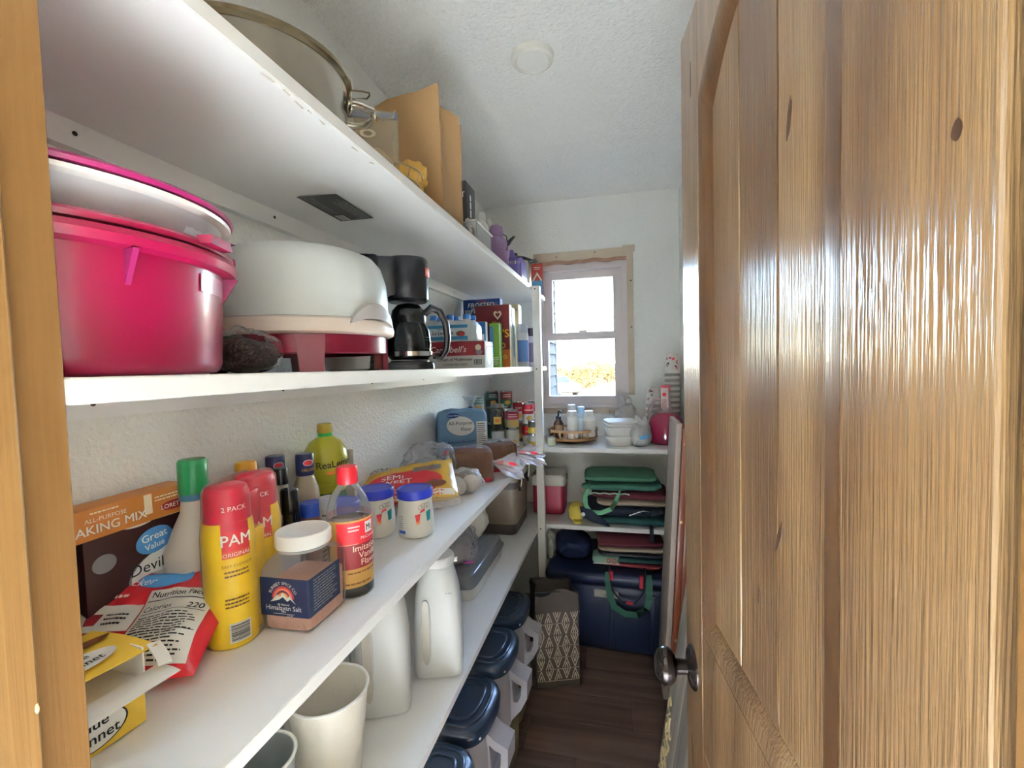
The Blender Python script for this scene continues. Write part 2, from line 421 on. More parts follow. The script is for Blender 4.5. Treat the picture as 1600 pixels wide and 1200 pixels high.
struct('wall_back', join(box(-.92, WX0, 2.756, 2.9, -.1, 2.435), box(WX1, .48, 2.756, 2.9, -.1, 2.435), box(WX0, WX1, 2.756, 2.9, -.1, WZ0), box(WX0, WX1, 2.756, 2.9, WZ1, 2.435)), WALL)
struct('wall_front', join(box(-1.6, -.452, .13, .268, 0, 2.435), box(.212, 1.2, .13, .268, 0, 2.435), box(-.452, .212, .13, .268, 2.07, 2.435)), WALL)
HW = mat('hall_wall_paint', 'e9e5da', .8)
struct('wall_hall_left', box(-1.72, -1.6, -2.5, .268, 0, 2.435), HW)
struct('wall_hall_right', box(1.2, 1.32, -2.5, .268, 0, 2.435), HW)
struct('wall_hall_back', box(-1.72, 1.32, -2.52, -2.4, 0, 2.435), HW)
# left jamb with its rebate, hinge jamb, head
jb = struct('trim_1', box(-.452, -.431, .13, .2705, 0, 2.05, .0012, 1), PINE)
ob('door_stop', box(-.432, -.420, .13, .2345, 0, 2.04, .002, 1), PINE, jb)
ob('chipped_nick', blob(.002, .003, .009, amp=.0012, fr=200, flat=False, nu=10, nv=8), mat('bare_chip', 'e6d3ab', .7), jb, loc=(-.4205, .232, 1.212))
jr = struct('trim_2', box(.192, .212, .13, .2705, 0, 2.05, .0012, 1), PINE)
struct('trim_3', box(-.452, .212, .13, .2705, 2.05, 2.07, .001, 1), PINE)

# ---- window
wn = thing('window_1', None, None, (0, 0, 0), kind='structure')
def frame(x0, x1, z0, z1, wl, wr, wb, wt, y0, y1, r=.004):
    o = [(x0, z0), (x1, z0), (x1, z1), (x0, z1)]; i = [(x0 + wl, z0 + wb), (x1 - wr, z0 + wb), (x1 - wr, z1 - wt), (x0 + wl, z1 - wt)]
    V = [(a, y, b) for y in (y0, y1) for a, b in o + i]; F = []
    for k in range(4):
        k2 = (k + 1) % 4
        F += [(k, k2, 4 + k2, 4 + k), (8 + k, 12 + k, 12 + k2, 8 + k2), (k, 8 + k, 8 + k2, k2), (4 + k, 4 + k2, 12 + k2, 12 + k)]
    return V, F
ob('frame', frame(WX0, WX1, WZ0, WZ1, .022, .032, .022, .05, 2.764, 2.86), VIN, wn)
us = ob('upper_sash', frame(WX0 + .02, WX1 - .03, 1.6, WZ1 - .045, .056, .052, .035, .05, 2.812, 2.845), VIN, wn)
ob('pane', box(-.39, -.015, 2.826, 2.83, 1.63, 1.985), glassm('window_glass'), us)
ls = ob('lower_sash', frame(WX0 + .02, WX1 - .03, WZ0 + .02, 1.645, .03, .047, .05, .045, 2.775, 2.81), VIN, wn)
ob('pane', box(-.42, -.01, 2.79, 2.794, 1.25, 1.605), MATS['window_glass'], ls)
ob('sash_lock', cbox(.05, .018, .012, .003, (-.2, 2.785, 1.645)), VIN, ls)
ob('sash_track', box(WX1 - .030, WX1 - .022, 2.765, 2.81, WZ0 + .03, WZ1 - .05), mat('track_grey', 'a79d9c', .5), wn)
# unpainted band of drywall round the window, with screws, and the gap above the frame
tr = struct('trim_4', join(box(-.49, .098, 2.7525, 2.757, 2.069, 2.128), box(.062, .098, 2.7525, 2.757, 1.26, 2.069), box(-.463, .1, 2.7525, 2.757, 1.15, 1.186), box(.04, .108, 2.7515, 2.757, 2.10, 2.137)), RAW)
ob('torn_paper_edge', sheet(lambda u, v: (-.46 + .52 * u, 2.749 + .004 * noise.noise(Vector((u * 9, v, 0))), 2.052 + .022 * v + .012 * noise.noise(Vector((u * 7, 2, 0)))), 30, 2, .002), mat('torn_kraft', '8a6a58', .9, var=.4, vs=40), tr)
for x, z in ((-.35, 2.10), (-.12, 2.112), (.084, 1.93), (.084, 1.66), (-.33, 1.166), (-.05, 1.164)):
    ob('screw_head', lathe([(0, 0), (.0045, 0), (.0045, .001), (.003, .002), (0, .002)], 10), SCREW, tr, (x, 2.7525, z), (PI / 2, 0, 0))

# ---- shelves
def shelf(key, label, x0, x1, y0, y1, t=.0225, name='wall_shelf'):
    za, zb = sz(key, y0), sz(key, y1)
    th = thing(name, label, 'shelf', (x0, y0, za - t))
    V = [(x - x0, y - y0, z - za + t) for x in (x0, x1) for y, z in ((y0, za - t), (y1, zb - t), (y1, zb), (y0, za))]
    bm = bmesh.new(); vs = [bm.verts.new(v) for v in V]
    for f in ((0, 1, 2, 3), (7, 6, 5, 4), (0, 4, 5, 1), (1, 5, 6, 2), (2, 6, 7, 3), (3, 7, 4, 0)): bm.faces.new([vs[i] for i in f])
    bmesh.ops.recalc_face_normals(bm, faces=bm.faces); bmesh.ops.bevel(bm, geom=bm.edges[:], offset=.0014, segments=2, affect='EDGES')
    ob('board', from_bm(bm), MEL, th)
    return th
def wcleat(th, key, y0, y1, t=.0225):
    b = th.location
    V, F = [], []
    za, zb = sz(key, y0) - t, sz(key, y1) - t
    md = ([(x - b.x, y - b.y, z - b.z) for x in (-.7945, -.776) for y, z in ((y0, za - .040), (y1, zb - .040), (y1, zb - .0002), (y0, za - .0002))], [(0, 1, 2, 3), (7, 6, 5, 4), (0, 4, 5, 1), (1, 5, 6, 2), (2, 6, 7, 3), (3, 7, 4, 0)])
    c = ob('cleat', md, MEL, th)
    for k in range(6):
        y = y0 + .25 + k * .4
        if y < y1: ob('screw', lathe([(0, 0), (.0035, 0), (.0035, .0012), (0, .0012)], 8), SCREW, c, (-.7758 - b.x, y - b.y, sz(key, y) - t - .018 - b.z), (0, PI / 2, 0))
S1 = shelf('top', 'long white shelf board high on the left wall carrying the steel stock pot', -.795, -.424, .27, 2.7555)
S2 = shelf('mid', 'long white shelf board carrying the pink tub and coffee maker', -.795, -.424, .27, 2.7555)
S3 = shelf('cnt', 'long white shelf board carrying bottles, salt jar, bread and cans', -.795, -.424, .27, 2.7555)
S4 = shelf('low', 'lowest long white shelf board carrying the frosted jugs and beige cooler', -.795, -.424, .27, 2.7555)
for s, k in ((S1, 'top'), (S2, 'mid'), (S3, 'cnt'), (S4, 'low')): wcleat(s, k, .27, 2.755)
S5 = shelf('bk', 'short white shelf under the window carrying the wooden turntable', -.4235, .3525, 2.352, 2.7555)
S6 = shelf('bl', 'short white shelf in the corner carrying folded totes and red cooler', -.4235, .3525, 2.352, 2.7555)
ob('cleat', box(.0, .16, .33, .348, -.022, -.0005), MEL, S5)
po = thing('shelf_post', 'slim square white post holding up the shelf ends by the window', 'post', (-.404, 2.331, 0))
ob('post_body', box(-.0195, .0195, -.0195, .0195, 0, 1.861, .0015, 1), mat('post_paint', 'dcd8cf', .5), po)
for z in (1.845, 1.432, 1.002, .59): ob('screw', lathe([(0, 0), (.004, 0), (.004, .0015), (0, .0015)], 8), SCREW, po, (-.004, -.0196, z), (PI / 2, 0, 0))
# printed sticker and scuffs under the top shelf
st = ob('care_sticker', ([(-.672 - S1.location.x, .865 - .27, -.0008), (-.581 - S1.location.x, .874 - .27, -.0008), (-.588 - S1.location.x, 1.040 - .27, -.0008), (-.678 - S1.location.x, 1.037 - .27, -.0008)], [(0, 1, 2, 3)]), mat('sticker_dark', '3b3a38', .5, var=.2, vs=30), S1, label='dark printed sticker on the shelf underside')
fs = flat((-.678 + .795, .77, -.0008), (.006, -.172, 0), (.091, .004, 0))
for q, (a, b, c, d, n) in enumerate(((.01, .16, .055, .086, 4), (.06, .165, .008, .03, 4))): fine(st, fs, a, b, c, d, n, PR('grey'), q, h=-.0006)
patch(st, 'barcode_panel', fs, .008, .045, .008, .03, PR('white'), h=-.0005); bars(st, 'barcode', fs, [(.01 + k * .004, .012 + k * .004, .01, .028) for k in range(9)], PR('black'), h=-.0009)
for k, (y, l) in enumerate(((.50, .02), (.535, .014), (.56, .022), (.585, .012), (.61, .016), (.70, .018), (.76, .008))):
    ob('scuff', ([( .371 - .003 - .006 * rnd.random() - (.003 if i in (1, 2) else 0), y - .27 + l * (i > 1) + .003 * rnd.random(), -.0004) for i in range(4)], [(0, 1, 2, 3)]), mat('scuff_grey', 'bdb2a4', .8, var=.3, vs=200), S1)

# ---- ceiling light (off)
cl = thing('ceiling_light', 'round flat white ceiling light, switched off', 'ceiling light', (-.247, 1.457, 2.435))
ob('trim_ring', shell([(.050, -.016), (.056, -.021), (.066, -.016), (.068, -.004), (.068, 0)], 48), mat('lamp_ring', 'd9d5ca', .5), cl)
ob('diffuser', lathe([(0, -.019), (.03, -.0185), (.05, -.0165), (.0525, -.014)], 48), mat('lamp_diffuser', 'e8e6e0', .6), cl)

# ---- door, opened into the room: local x from free edge to hinge, local -y is the face seen
dr = thing('door_1', None, None, (.12, .89, 0), kind='structure')
ang = math.atan2(-.994, .1107); dr.rotation_euler = (0, 0, ang)
T = .035; DP = .011   # local +y must point away from the camera (towards +x): flip with signs
def D(md): return [(x, -y, z) for x, y, z in md[0]], md[1]
# local frame: x along the leaf, y = +left of it; the seen face is at y = 0, the leaf thickness lies on the +y side
DW, DH = .615, 2.03
a0, a1, ph = .100, .480, .040
zA, zS = 2.03, 1.878
def archz(s, lift=0):   # eyebrow arch of the top rail
    t = (s - .29) / .19; return zS + .085 * (1 - t * t) + lift
def poly_s(pts, y0, y1): return prism(pts, y0, y1, 'y')
for nm, x0, x1 in (('stile', 0, a0), ('stile', a1, DW)):
    ob(nm, box(x0 + (.0003 if x0 else 0), x1 - .0003, 0, T, 0.008, DH, .0015, 1), ALDER, dr)
n_ = 16
arc_pts = [(a0 + (a1 - a0) * i / n_, archz(a0 + (a1 - a0) * i / n_)) for i in range(n_ + 1)]
ob('top_rail', poly_s(arc_pts + [(a1, DH), (a0, DH)], .0004, T), ALDER, dr)
ob('lock_rail', box(a0, a1, .0004, T, .80, 1.0, .001, 1), ALDER, dr)
ob('bottom_rail', box(a0, a1, .0004, T, .008, .24, .001, 1), ALDER, dr)
xs = [a0 + .03, .243, .350, a1 - .032]
def sloped(pts_out, pts_in, closed=True):   # moulding from the frame face down to the panel: quads between two outlines
    V = [(x, .0006, z) for x, z in pts_out] + [((xo * .45 + xi * .55), .0028, (zo * .45 + zi * .55)) for (xo, zo), (xi, zi) in zip(pts_out, pts_in)] + [(x, DP, z) for x, z in pts_in]
    m = len(pts_out); F = []
    for q in (0, 1):
        for i in range(m if closed else m - 1):
            j = (i + 1) % m; F.append((q * m + i, q * m + j, (q + 1) * m + j, (q + 1) * m + i))
    return V, F
def panel(z0, top, nm):
    inn = lambda s: a0 + ph + (s - a0) * (a1 - a0 - 2 * ph) / (a1 - a0)
    if top: tp = arc_pts
    else: tp = [(a0 + (a1 - a0) * i / n_, .80) for i in range(n_ + 1)]
    ti = [(inn(s), z - ph) for s, z in tp]
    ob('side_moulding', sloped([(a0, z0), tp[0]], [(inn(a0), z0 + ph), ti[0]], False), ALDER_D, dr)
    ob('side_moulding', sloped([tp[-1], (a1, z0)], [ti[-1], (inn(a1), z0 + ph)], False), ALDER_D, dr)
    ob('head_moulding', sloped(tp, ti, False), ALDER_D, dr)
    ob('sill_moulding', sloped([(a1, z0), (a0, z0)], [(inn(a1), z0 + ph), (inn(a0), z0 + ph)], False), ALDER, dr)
    e = [a0 + .01, .243, .350, a1 - .01]
    for k in range(3):
        x0, x1 = e[k], e[k + 1]
        pts = [(x0 + .0028, z0 + .01), (x1 - .0028, z0 + .01)] + [(x1 - .002 - (x1 - x0 - .004) * i / 6, (archz(min(max(x1 - .002 - (x1 - x0 - .004) * i / 6, a0), a1)) if top else .80) - .01) for i in range(7)]
        pl = ob('plank', poly_s(pts, DP, DP + .01), ALDER, dr)
        md = pl.data
    ob('panel_backing', box(a0 + .005, a1 - .005, DP + .008, T - DP, z0 + .005, (1.87 if top else .795)), KNOT, dr)
panel(1.0, True, 'u'); panel(.24, False, 'l')
def knot(s, z, a, b, y=-.0004, tilt=0):
    r = random.Random(int(s * 999)); pts = []
    for i in range(14):
        t = 2 * PI * i / 14; k = .75 + .5 * r.random(); x, q = a * k * cos(t), b * k * sin(t); pts.append((s + x * cos(tilt) - q * sin(tilt), z + x * sin(tilt) + q * cos(tilt)))
    ob('knot', prism(pts, y, y + .0006, 'y'), KNOT, dr)
knot(.588, 1.583, .0032, .0052); knot(.375, 1.70, .004, .018, DP - .0004, -.2); knot(.352, 1.262, .004, .018, DP - .0004, -.4); knot(.062, 1.93, .003, .03); knot(.30, 1.17, .002, .013, DP - .0004)
kb = mat('bronze_knob', '2b2422', .18, metal=.75, var=.1)
kn = ob('door_knob', lathe([(0, .068), (.014, .0675), (.024, .062), (.0285, .052), (.0275, .042), (.021, .034), (.012, .030), (.011, .012), (.014, .009), (.0145, .004)], 32, sy=1.18), kb, dr, (.045, 0, .903), (PI / 2, 0, 0), label='dark bronze oval door knob')
ob('rosette', lathe([(0, .010), (.016, .0095), (.026, .007), (.031, .003), (.032, 0)], 32, sy=1.25), kb, kn)
ob('latch_plate', box(-.0012, 0, .008, .028, .87, .935), mat('latch_brass', '5a4a34', .35, metal=.8), dr)
for z in (.25, 1.0, 1.78): ob('hinge', lathe([(.007, 0), (.007, .09)], 12), kb, dr, (DW + .004, -.003, z))

# ================================================================ outside the window
tag(ob('ground', box(-60, 60, 2.95, 120, -1.4, -1.2), mat('pale_dirt', '6e6452', .95, spec=0, bump=.3, bs=3, var=.15, vs=.4)), None, None, kind='structure')
sd = thing('house_wing', 'white lap-sided wing of the house seen through the left of the window', 'house', (-.62, 2.92, -1.2))
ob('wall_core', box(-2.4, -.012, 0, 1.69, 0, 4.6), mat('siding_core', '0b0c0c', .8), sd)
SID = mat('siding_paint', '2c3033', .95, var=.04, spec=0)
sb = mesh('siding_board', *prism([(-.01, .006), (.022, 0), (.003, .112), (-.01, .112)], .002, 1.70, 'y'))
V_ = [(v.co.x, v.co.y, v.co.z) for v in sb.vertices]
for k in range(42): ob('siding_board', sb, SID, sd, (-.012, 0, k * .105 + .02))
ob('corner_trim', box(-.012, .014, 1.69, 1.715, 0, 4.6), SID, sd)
LEAF = mat('autumn_leaf', '4a3b10', .9, var=.35, vs=.9); TWIG = mat('bush_twig', '6b5334', .9)
def bush(x, y, rx, rz, label, seed):
    r = random.Random(seed); t = thing('bush', label, 'bush', (x, y, -1.2), group='bushes beyond the yard')
    V, F = [], []
    for b in range(9):
        c = Vector((r.uniform(-.7, .7) * rx, r.uniform(-.6, .6) * rx, r.uniform(.3, .85) * rz)); R = rz * r.uniform(.22, .36)
        for i in range(330):
            d = Vector((r.gauss(0, 1), r.gauss(0, 1), r.gauss(0, 1))).normalized() * R * r.uniform(.75, 1.08); p = c + Vector((d.x * 1.15, d.y, d.z))
            if p.z < .03: continue
            u = Vector((r.gauss(0, 1), r.gauss(0, 1), r.gauss(0, 1))).normalized() * r.uniform(.05, .1); v = u.orthogonal().normalized() * r.uniform(.05, .09)
            k = len(V); V += [p - u, p + v, p + u, p - v]; F.append((k, k + 1, k + 2, k + 3))
    fo = ob('foliage', mesh('foliage', V, F, smooth=False), LEAF, t); fo['kind'] = 'stuff'
    for k in range(5): ob('stem', tube([(0, 0, 0), (r.uniform(-.3, .3) * rx, r.uniform(-.3, .3) * rx, rz * .4), (r.uniform(-.7, .7) * rx, r.uniform(-.5, .5) * rx, rz * .75)], [.04, .03, .015], 6), TWIG, t)
for i, (x, y, rx, rz, lb) in enumerate(((-6.2, 44, 1.3, 2.9, 'tallest golden bush outside, rising behind the parked car'), (-4.6, 51, 1.3, 2.6, 'low golden bush outside, just right of the parked car'),
        (-2.6, 44.5, 1.2, 2.7, 'round golden bush outside in the middle of the lower pane'), (-1.0, 51, 1.1, 2.5, 'short golden bush outside, second from the right of the pane'), (2.6, 44, 1.2, 2.7, 'golden bush outside at the right edge of the lower pane'))):
    bush(x, y, rx, rz, lb, i + 3)
# parked car
car = thing('parked_car', 'pale parked car seen through the lower window pane by the bushes', 'car', (-4.75, 36.2, -1.2), math.radians(-52))
CB = mat('car_paint', '302e2a', .6, var=.02, spec=.2); CG = mat('car_glass', '14181a', .4, spec=.2, var=0); CT = mat('tyre', '1c1c1c', .8); CH = mat('headlamp', '6a6e70', .15, spec=1); CK = mat('grille', '3a3a3a', .4)
prof = [(-2.2, .35), (2.15, .35), (2.25, .55), (2.2, .92), (1.95, 1.04), (1.0, 1.12), (.35, 1.6), (-1.9, 1.64), (-2.25, 1.0)]
def carbody():
    V, F = [], []; secs = [(-.9, .93, 1), (-.84, 1, 1), (.84, 1, 1), (.9, .93, 1)]
    n = len(prof)
    for y, k, q in secs: V += [(x * (.99 if k < 1 else 1), y * (1 if z < 1.15 else .82), .35 + (z - .35) * (.97 if k < 1 else 1)) for x, z in prof]
    for j in range(3):
        for i in range(n): F.append((j * n + i, j * n + (i + 1) % n, (j + 1) * n + (i + 1) % n, (j + 1) * n + i))
    F += [tuple(range(n))[::-1], tuple(range(3 * n, 4 * n))]; return V, F
ob('body', carbody(), CB, car, sharp=25)
ob('windshield', ([(.97, -.74, 1.15), (.97, .74, 1.15), (.42, .64, 1.57), (.42, -.64, 1.57)], [(0, 1, 2, 3)]), CG, car, (.03, 0, .01))
for s in (-1, 1):
    ob('side_window', ([(.75, s * .86, 1.14), (-1.7, s * .86, 1.14), (-1.6, s * .725, 1.56), (.35, s * .725, 1.56)], [(0, 1, 2, 3)]), CG, car, (0, s * .03, 0))
    ob('headlight', cbox(.1, .36, .16, .03, (2.2, s * .62, .76)), CH, car)
    ob('side_mirror', cbox(.12, .2, .15, .04, (.75, s * 1.0, 1.12)), CB, car)
    for x in (1.4, -1.4):
        wh = ob('wheel', lathe([(.18, -.1), (.33, -.1), (.35, -.05), (.35, .05), (.33, .1), (.18, .1)], 24), CT, car, (x, s * .8, .35), (PI / 2, 0, 0))
        ob('hubcap', lathe([(0, .09), (.2, .08), (.2, -.08), (0, -.09)], 18), mat('hubcap', 'b8b8b8', .3, metal=.8), wh)
ob('grille', cbox(.06, .8, .2, .02, (2.24, 0, .72)), CK, car)
ob('bumper', cbox(.2, 1.7, .2, .06, (2.2, 0, .4)), CB, car)
# ================================================================ middle shelf
MAG = mat('magenta_plastic', '820834', .32, var=.05, vs=4, coat=.2); MAGD = mat('dark_magenta_plastic', '7d1549', .35, var=.04)
FRO = mat('frosted_plastic', 'd3d2d6', .35, var=.03, trans=.25); BUR = mat('burgundy_plastic', '6f0f2a', .3, var=.05)
CLR = film('clear_film', 'f4f4f4', .015, .08, .5); CLRM = film('cloudy_film', 'efefef', .22, .15, .8)
BLK = mat('black_plastic', '16161a', .25, var=.1); WPL = mat('white_plastic', 'eceae4', .35, var=.02); CRM = mat('cream_plastic', 'e2d2c6', .4, var=.03)
GRY = mat('grey_plastic', 'a09a95', .4, var=.04); STEEL = mat('brushed_steel', 'c9c2b4', .22, metal=1, var=.06, vs=4); CARD = mat('white_card', 'ece9e2', .6, var=.02)
NAV = mat('navy_plastic', '131c33', .3, var=.1)

tb = thing('storage_tub', 'round magenta plastic tub under a frosted white container', 'tub', on('mid', -.612, .367))
ob('body', lathe([(.0, .002), (.155, 0), (.161, .004), (.164, .012), (.170, .122), (.166, .122), (.158, .01), (0, .008)], 72), MAG, tb)
ob('rim', shell([(.170, .118), (.183, .120), (.186, .128), (.184, .134), (.168, .136)], 72), MAG, tb)
ob('lid_seal', shell([(.168, .137), (.180, .1375), (.182, .142), (.178, .146), (.150, .146)], 72), MAG, tb)
av = math.atan2(-.367, .612)
for k, a in enumerate((av + .35, av + 1.25, av + 2.6, av + 4.0)):
    ob('rib', prism([(.164, .118), (.186, .118), (.166, .082)], -.0025, .0025, 'y'), MAGD, tb, rot=(0, 0, a))
ob('lid_tab', prism([(-.022, .140), (.022, .140), (.018, .150), (-.018, .150)], .176, .192, 'y'), MAG, tb, rot=(0, 0, av - PI / 2 + .85))
ob('clip_tab', cbox(.03, .006, .034, .002, (0, .186, .122)), MAGD, tb, rot=(0, 0, av - PI / 2 + 1.62))
cy = cyl(lambda z: .164 + .006 * z / .122 + .0006, a0=av + 1.0)
patch(tb, 'clear_sticker', cy, -.03, .03, .092, .112, mat('gloss_tape', 'd9a9bd', .15, var=.1), nu=8)
fc = thing('food_container', 'frosted white round container with magenta lid stacked on the tub', 'container', (-.612, .367, sz('mid', .367) + .147))
ob('body', lathe([(0, 0), (.150, 0), (.156, .004), (.171, .030), (.168, .031), (.150, .008), (0, .006)], 72), FRO, fc)
ob('rim', shell([(.169, .028), (.180, .030), (.181, .034), (.170, .036)], 72), WPL, fc)
ld = ob('lid', lathe([(0, .040), (.150, .040), (.170, .041), (.182, .043), (.184, .040), (.182, .0365), (.165, .0355), (0, .0355)], 72), MAGD, fc)
ob('pull_tab', prism([(-.02, .039), (.02, .039), (.012, .042), (-.012, .042)], .18, .205, 'y'), MAGD, ld, rot=(0, 0, av - PI / 2 + 1.85))
cy = cyl(lambda z: .157 + .47 * (z - .005), a0=av + 1.0); patch(fc, 'clear_sticker', cy, -.035, .035, .008, .027, mat('pale_tape', 'c9d2da', .2), nu=8)
# bag of brown stuff
bg_ = thing('plastic_bag', 'clear bag of dark brown mix squeezed between pink tub and cake carrier', 'bag', on('mid', -.545, .572))
ob('contents', blob(.085, .075, .052, amp=.006, fr=30, seed=4), mat('dark_brown_mix', '2a1512', .6, bump=.6, bs=150, var=.3, vs=60), bg_)
ob('film', blob(.095, .086, .066, amp=.012, fr=45, seed=5, nu=36, nv=24), CLR, bg_)
ob('gathered_top', blob(.035, .03, .10, amp=.008, fr=50, seed=6, c=(-.05, -.02, .05), flat=False), CLR, bg_)
# cake carrier
CX, CY = -.612, .792
ck = thing('cake_carrier', 'white domed cake carrier on a burgundy footed stand', 'cake carrier', on('mid', CX, CY))
cv = math.atan2(-CY, -CX)   # towards the camera
ob('stand_ring', shell([(.148, .066), (.158, .066), (.158, .034), (.156, .032), (.146, .032), (.146, .064)], 72), BUR, ck)
ob('stand_plate', lathe([(0, .060), (.147, .060), (.150, .066), (0, .066)], 64), BUR, ck)
for k in range(4):
    a = cv + .06 + k * PI / 2
    lg = ob('leg', join(prism([(-.024, .066), (.024, .066), (.019, 0), (-.019, 0)], .150, .160, 'y'), prism([(-.005, .06), (.005, .06), (.005, .002), (-.005, .002)], .135, .152, 'y')), BUR, ck, rot=(0, 0, a - PI / 2))
ob('base_lip', lathe([(0, .0665), (.168, .0665), (.174, .070), (.176, .078), (.172, .092), (.166, .096), (0, .096)], 72), CRM, ck)
ob('dome', lathe([(.166, .0965), (.165, .14), (.162, .175), (.153, .205), (.140, .221), (.118, .230), (.08, .234), (0, .235)], 72), mat('dome_white', 'dfe4e2', .35, var=.02, trans=.08), ck)
def crescent(ac, half, z0, hh, r, t, low):
    V, F = [], []; n = 20
    for i in range(n + 1):
        u = -1 + 2 * i / n; a = ac + u * half; top = z0 + hh * max(0, 1 - u * u) ** .8; bot = z0 + low * max(0, 1 - u * u)
        for rr, z in ((r, bot), (r + t, bot), (r + t, top), (r, top + .002)): V.append((rr * cos(a), rr * sin(a), z))
    for i in range(n):
        for q in range(4): F.append((i * 4 + q, i * 4 + (q + 1) % 4, i * 4 + 4 + (q + 1) % 4, i * 4 + 4 + q))
    return V, F
ob('latch_handle', crescent(cv + .80, .36, .084, .040, .1685, .010, .012), GRY, ck); ob('latch_handle', crescent(cv + .80 + PI, .36, .084, .040, .1685, .010, .012), GRY, ck)
bw = thing('white_bowl', 'low round white bowl seen between the legs of the burgundy stand', 'bowl', on('mid', -.655, 1.005))
ob('body', lathe([(0, .003), (.04, 0), (.052, .004), (.056, .05), (.053, .05), (.048, .008), (0, .008)], 40), WPL, bw); ob('rim', shell([(.053, .049), (.058, .049), (.058, .053), (.053, .053)], 40), WPL, bw)
# coffee maker
cm = thing('coffee_maker', 'black drip coffee maker with glass carafe beside the cake carrier', 'coffee maker', on('mid', -.552, 1.14), math.radians(26))
ob('base', loft([(0, .095, .068, 5, -.03, 0), (.012, .095, .068, 5, -.03, 0), (.02, .09, .064, 5, -.03, 0)]), BLK, cm)
ob('warming_plate', lathe([(.052, .02), (.052, .024), (0, .024)], 32), mat('hot_plate', '2b2b2b', .4, metal=.5), cm)
ob('water_column', cbox(.055, .115, .285, .012, (-.098, 0, .015), 3), BLK, cm)
ob('brew_head', loft([(.182, .050, .050, 2.3), (.188, .056, .056, 2.3), (.290, .057, .057, 2.3), (.297, .052, .052, 2.3)], 48), BLK, cm)
ob('head_bridge', cbox(.08, .10, .105, .01, (-.06, 0, .192)), BLK, cm)
bd = patch(cm, 'badge', cyl(.0592, a0=-.30), -.021, .021, .247, .270, mat('badge_red', 'c3412f', .4, var=0), h=.0006, nu=10, label='red badge')
txt(bd, 'Coleman', .0100, cyl(.0592, a0=-.30), 0, .255, PR('white'), h=.0014)
cf = ob('carafe', lathe([(0, .026), (.048, .026), (.055, .032), (.060, .066), (.057, .102), (.045, .126), (.043, .136), (.0415, .136), (.043, .125), (.055, .101), (.058, .066), (.053, .033), (.046, .028), (0, .028)], 48), glassm('carafe_glass', tint='c9cdd0'), cm)
ob('carafe_band', shell([(.0600, .036), (.0608, .048), (.0614, .048), (.0606, .036)], 48), mat('chrome_band', 'd5d5d5', .15, metal=1), cf)
ob('carafe_collar', lathe([(.0455, .124), (.047, .127), (.047, .142), (.043, .160), (.03, .174), (.012, .179), (0, .179)], 40), BLK, cf)
hp = [(.042, 0, .150), (.062, 0, .168), (.084, 0, .158), (.100, 0, .125), (.104, 0, .085), (.099, 0, .05), (.084, 0, .030), (.062, 0, .034)]
ob('handle', tube(hp, [.010, .012, .012, .012, .0115, .011, .010, .008], 10, flat=.8), BLK, cf)
ct = cyl(.0562, a0=-.55); bars(cf, 'level_marks', ct, [(-.010, .010 - .008 * (k % 2), .055 + k * .0075, .0562 + k * .0075) for k in range(5)], PR('white'), h=.0008)
# soup case with the drink pack on it
cs = thing('soup_case', 'dark red and white cardboard case of mushroom soup under the bottle pack', 'box', (-.63, 1.735, sz('mid', 1.735) + .0005), math.radians(3))
ob('carton', cbox(.262, .145, .105, .002), mat('carton_white', 'd9d2cc', .6), cs)
fr = flat((0, -.0725, 0), (1, 0, 0), (0, 0, 1))
patch(cs, 'red_panel', fr, -.1305, .1305, .050, .1045, mat('carton_maroon', '7a1420', .5, var=.1), h=.0004); txt(cs, "Campbell's", .034, fr, -.018, .063, PR('white'), shear=.25, bold=.004, h=.0011)
txt(cs, 'Cream of Mushroom', .0165, fr, .01, .030, PR('black'), bold=.02); txt(cs, 'CONDENSED SOUP', .011, fr, .01, .012, PR('black')); barcode(cs, fr, .102, .024, .034, .022)
oval(cs, 'picture', fr, .105, .080, .012, .012, PR('cream')); oval(cs, 'picture', fr, .108, .062, .013, .010, PR('grey'))
fr2 = flat((.131, 0, 0), (0, 1, 0), (0, 0, 1)); oval(cs, 'picture', fr2, -.02, .05, .03, .03, PR('lblue')); oval(cs, 'picture', fr2, .0, .035, .02, .02, PR('yellow'), h=.001); patch(cs, 'print_strip', fr2, -.06, .06, .085, .1, PR('red'))
dp = thing('drink_pack', 'shrink-wrapped pack of blue-capped milk drink bottles on the soup case', 'bottle pack', (-.645, 1.735, sz('mid', 1.735) + .1062))
BLC = mat('cap_blue', '2d6fb8', .4); DWR = mat('drink_wrap', 'e2e9ea', .25, var=.12, vs=25, bump=.4, bs=60)
for x in (-.07, .0, .07):
    for y in (-.034, .034):
        b = ob('bottle', lathe([(0, 0), (.029, 0), (.031, .004), (.031, .06), (.014, .085), (.012, .092), (0, .092)], 20), WPL, dp, (x, y, 0)); ob('cap', lathe([(.015, .088), (.015, .106), (.013, .108), (0, .108)], 18), BLC, b)
ob('wrap', loft([(.001, .108, .068, 4), (.01, .112, .072, 4), (.06, .110, .070, 4), (.08, .096, .056, 3.5), (.086, .06, .03, 3)], 48, (1, 0)), DWR, dp)
fr = flat((0, -.0715, 0), (1, 0, 0), (0, 0, 1)); WB = mat('wrap_blue', '3a86b4', .3, var=.08)
patch(dp, 'blue_band', fr, -.085, .085, .006, .020, WB, h=.002); patch(dp, 'blue_band', fr, -.085, .085, .052, .064, WB, h=.002)
txt(dp, 'Nestlé', .010, fr, -.028, .046, PR('navy'), h=.002, bold=.02); txt(dp, 'La Lechera', .020, fr, -.018, .028, PR('navy'), h=.002, shear=.2, bold=.01); oval(dp, 'picture', fr, .056, .030, .018, .010, PR('brown'), h=.0022); oval(dp, 'picture', fr, .064, .027, .009, .007, PR('red'), h=.0026)
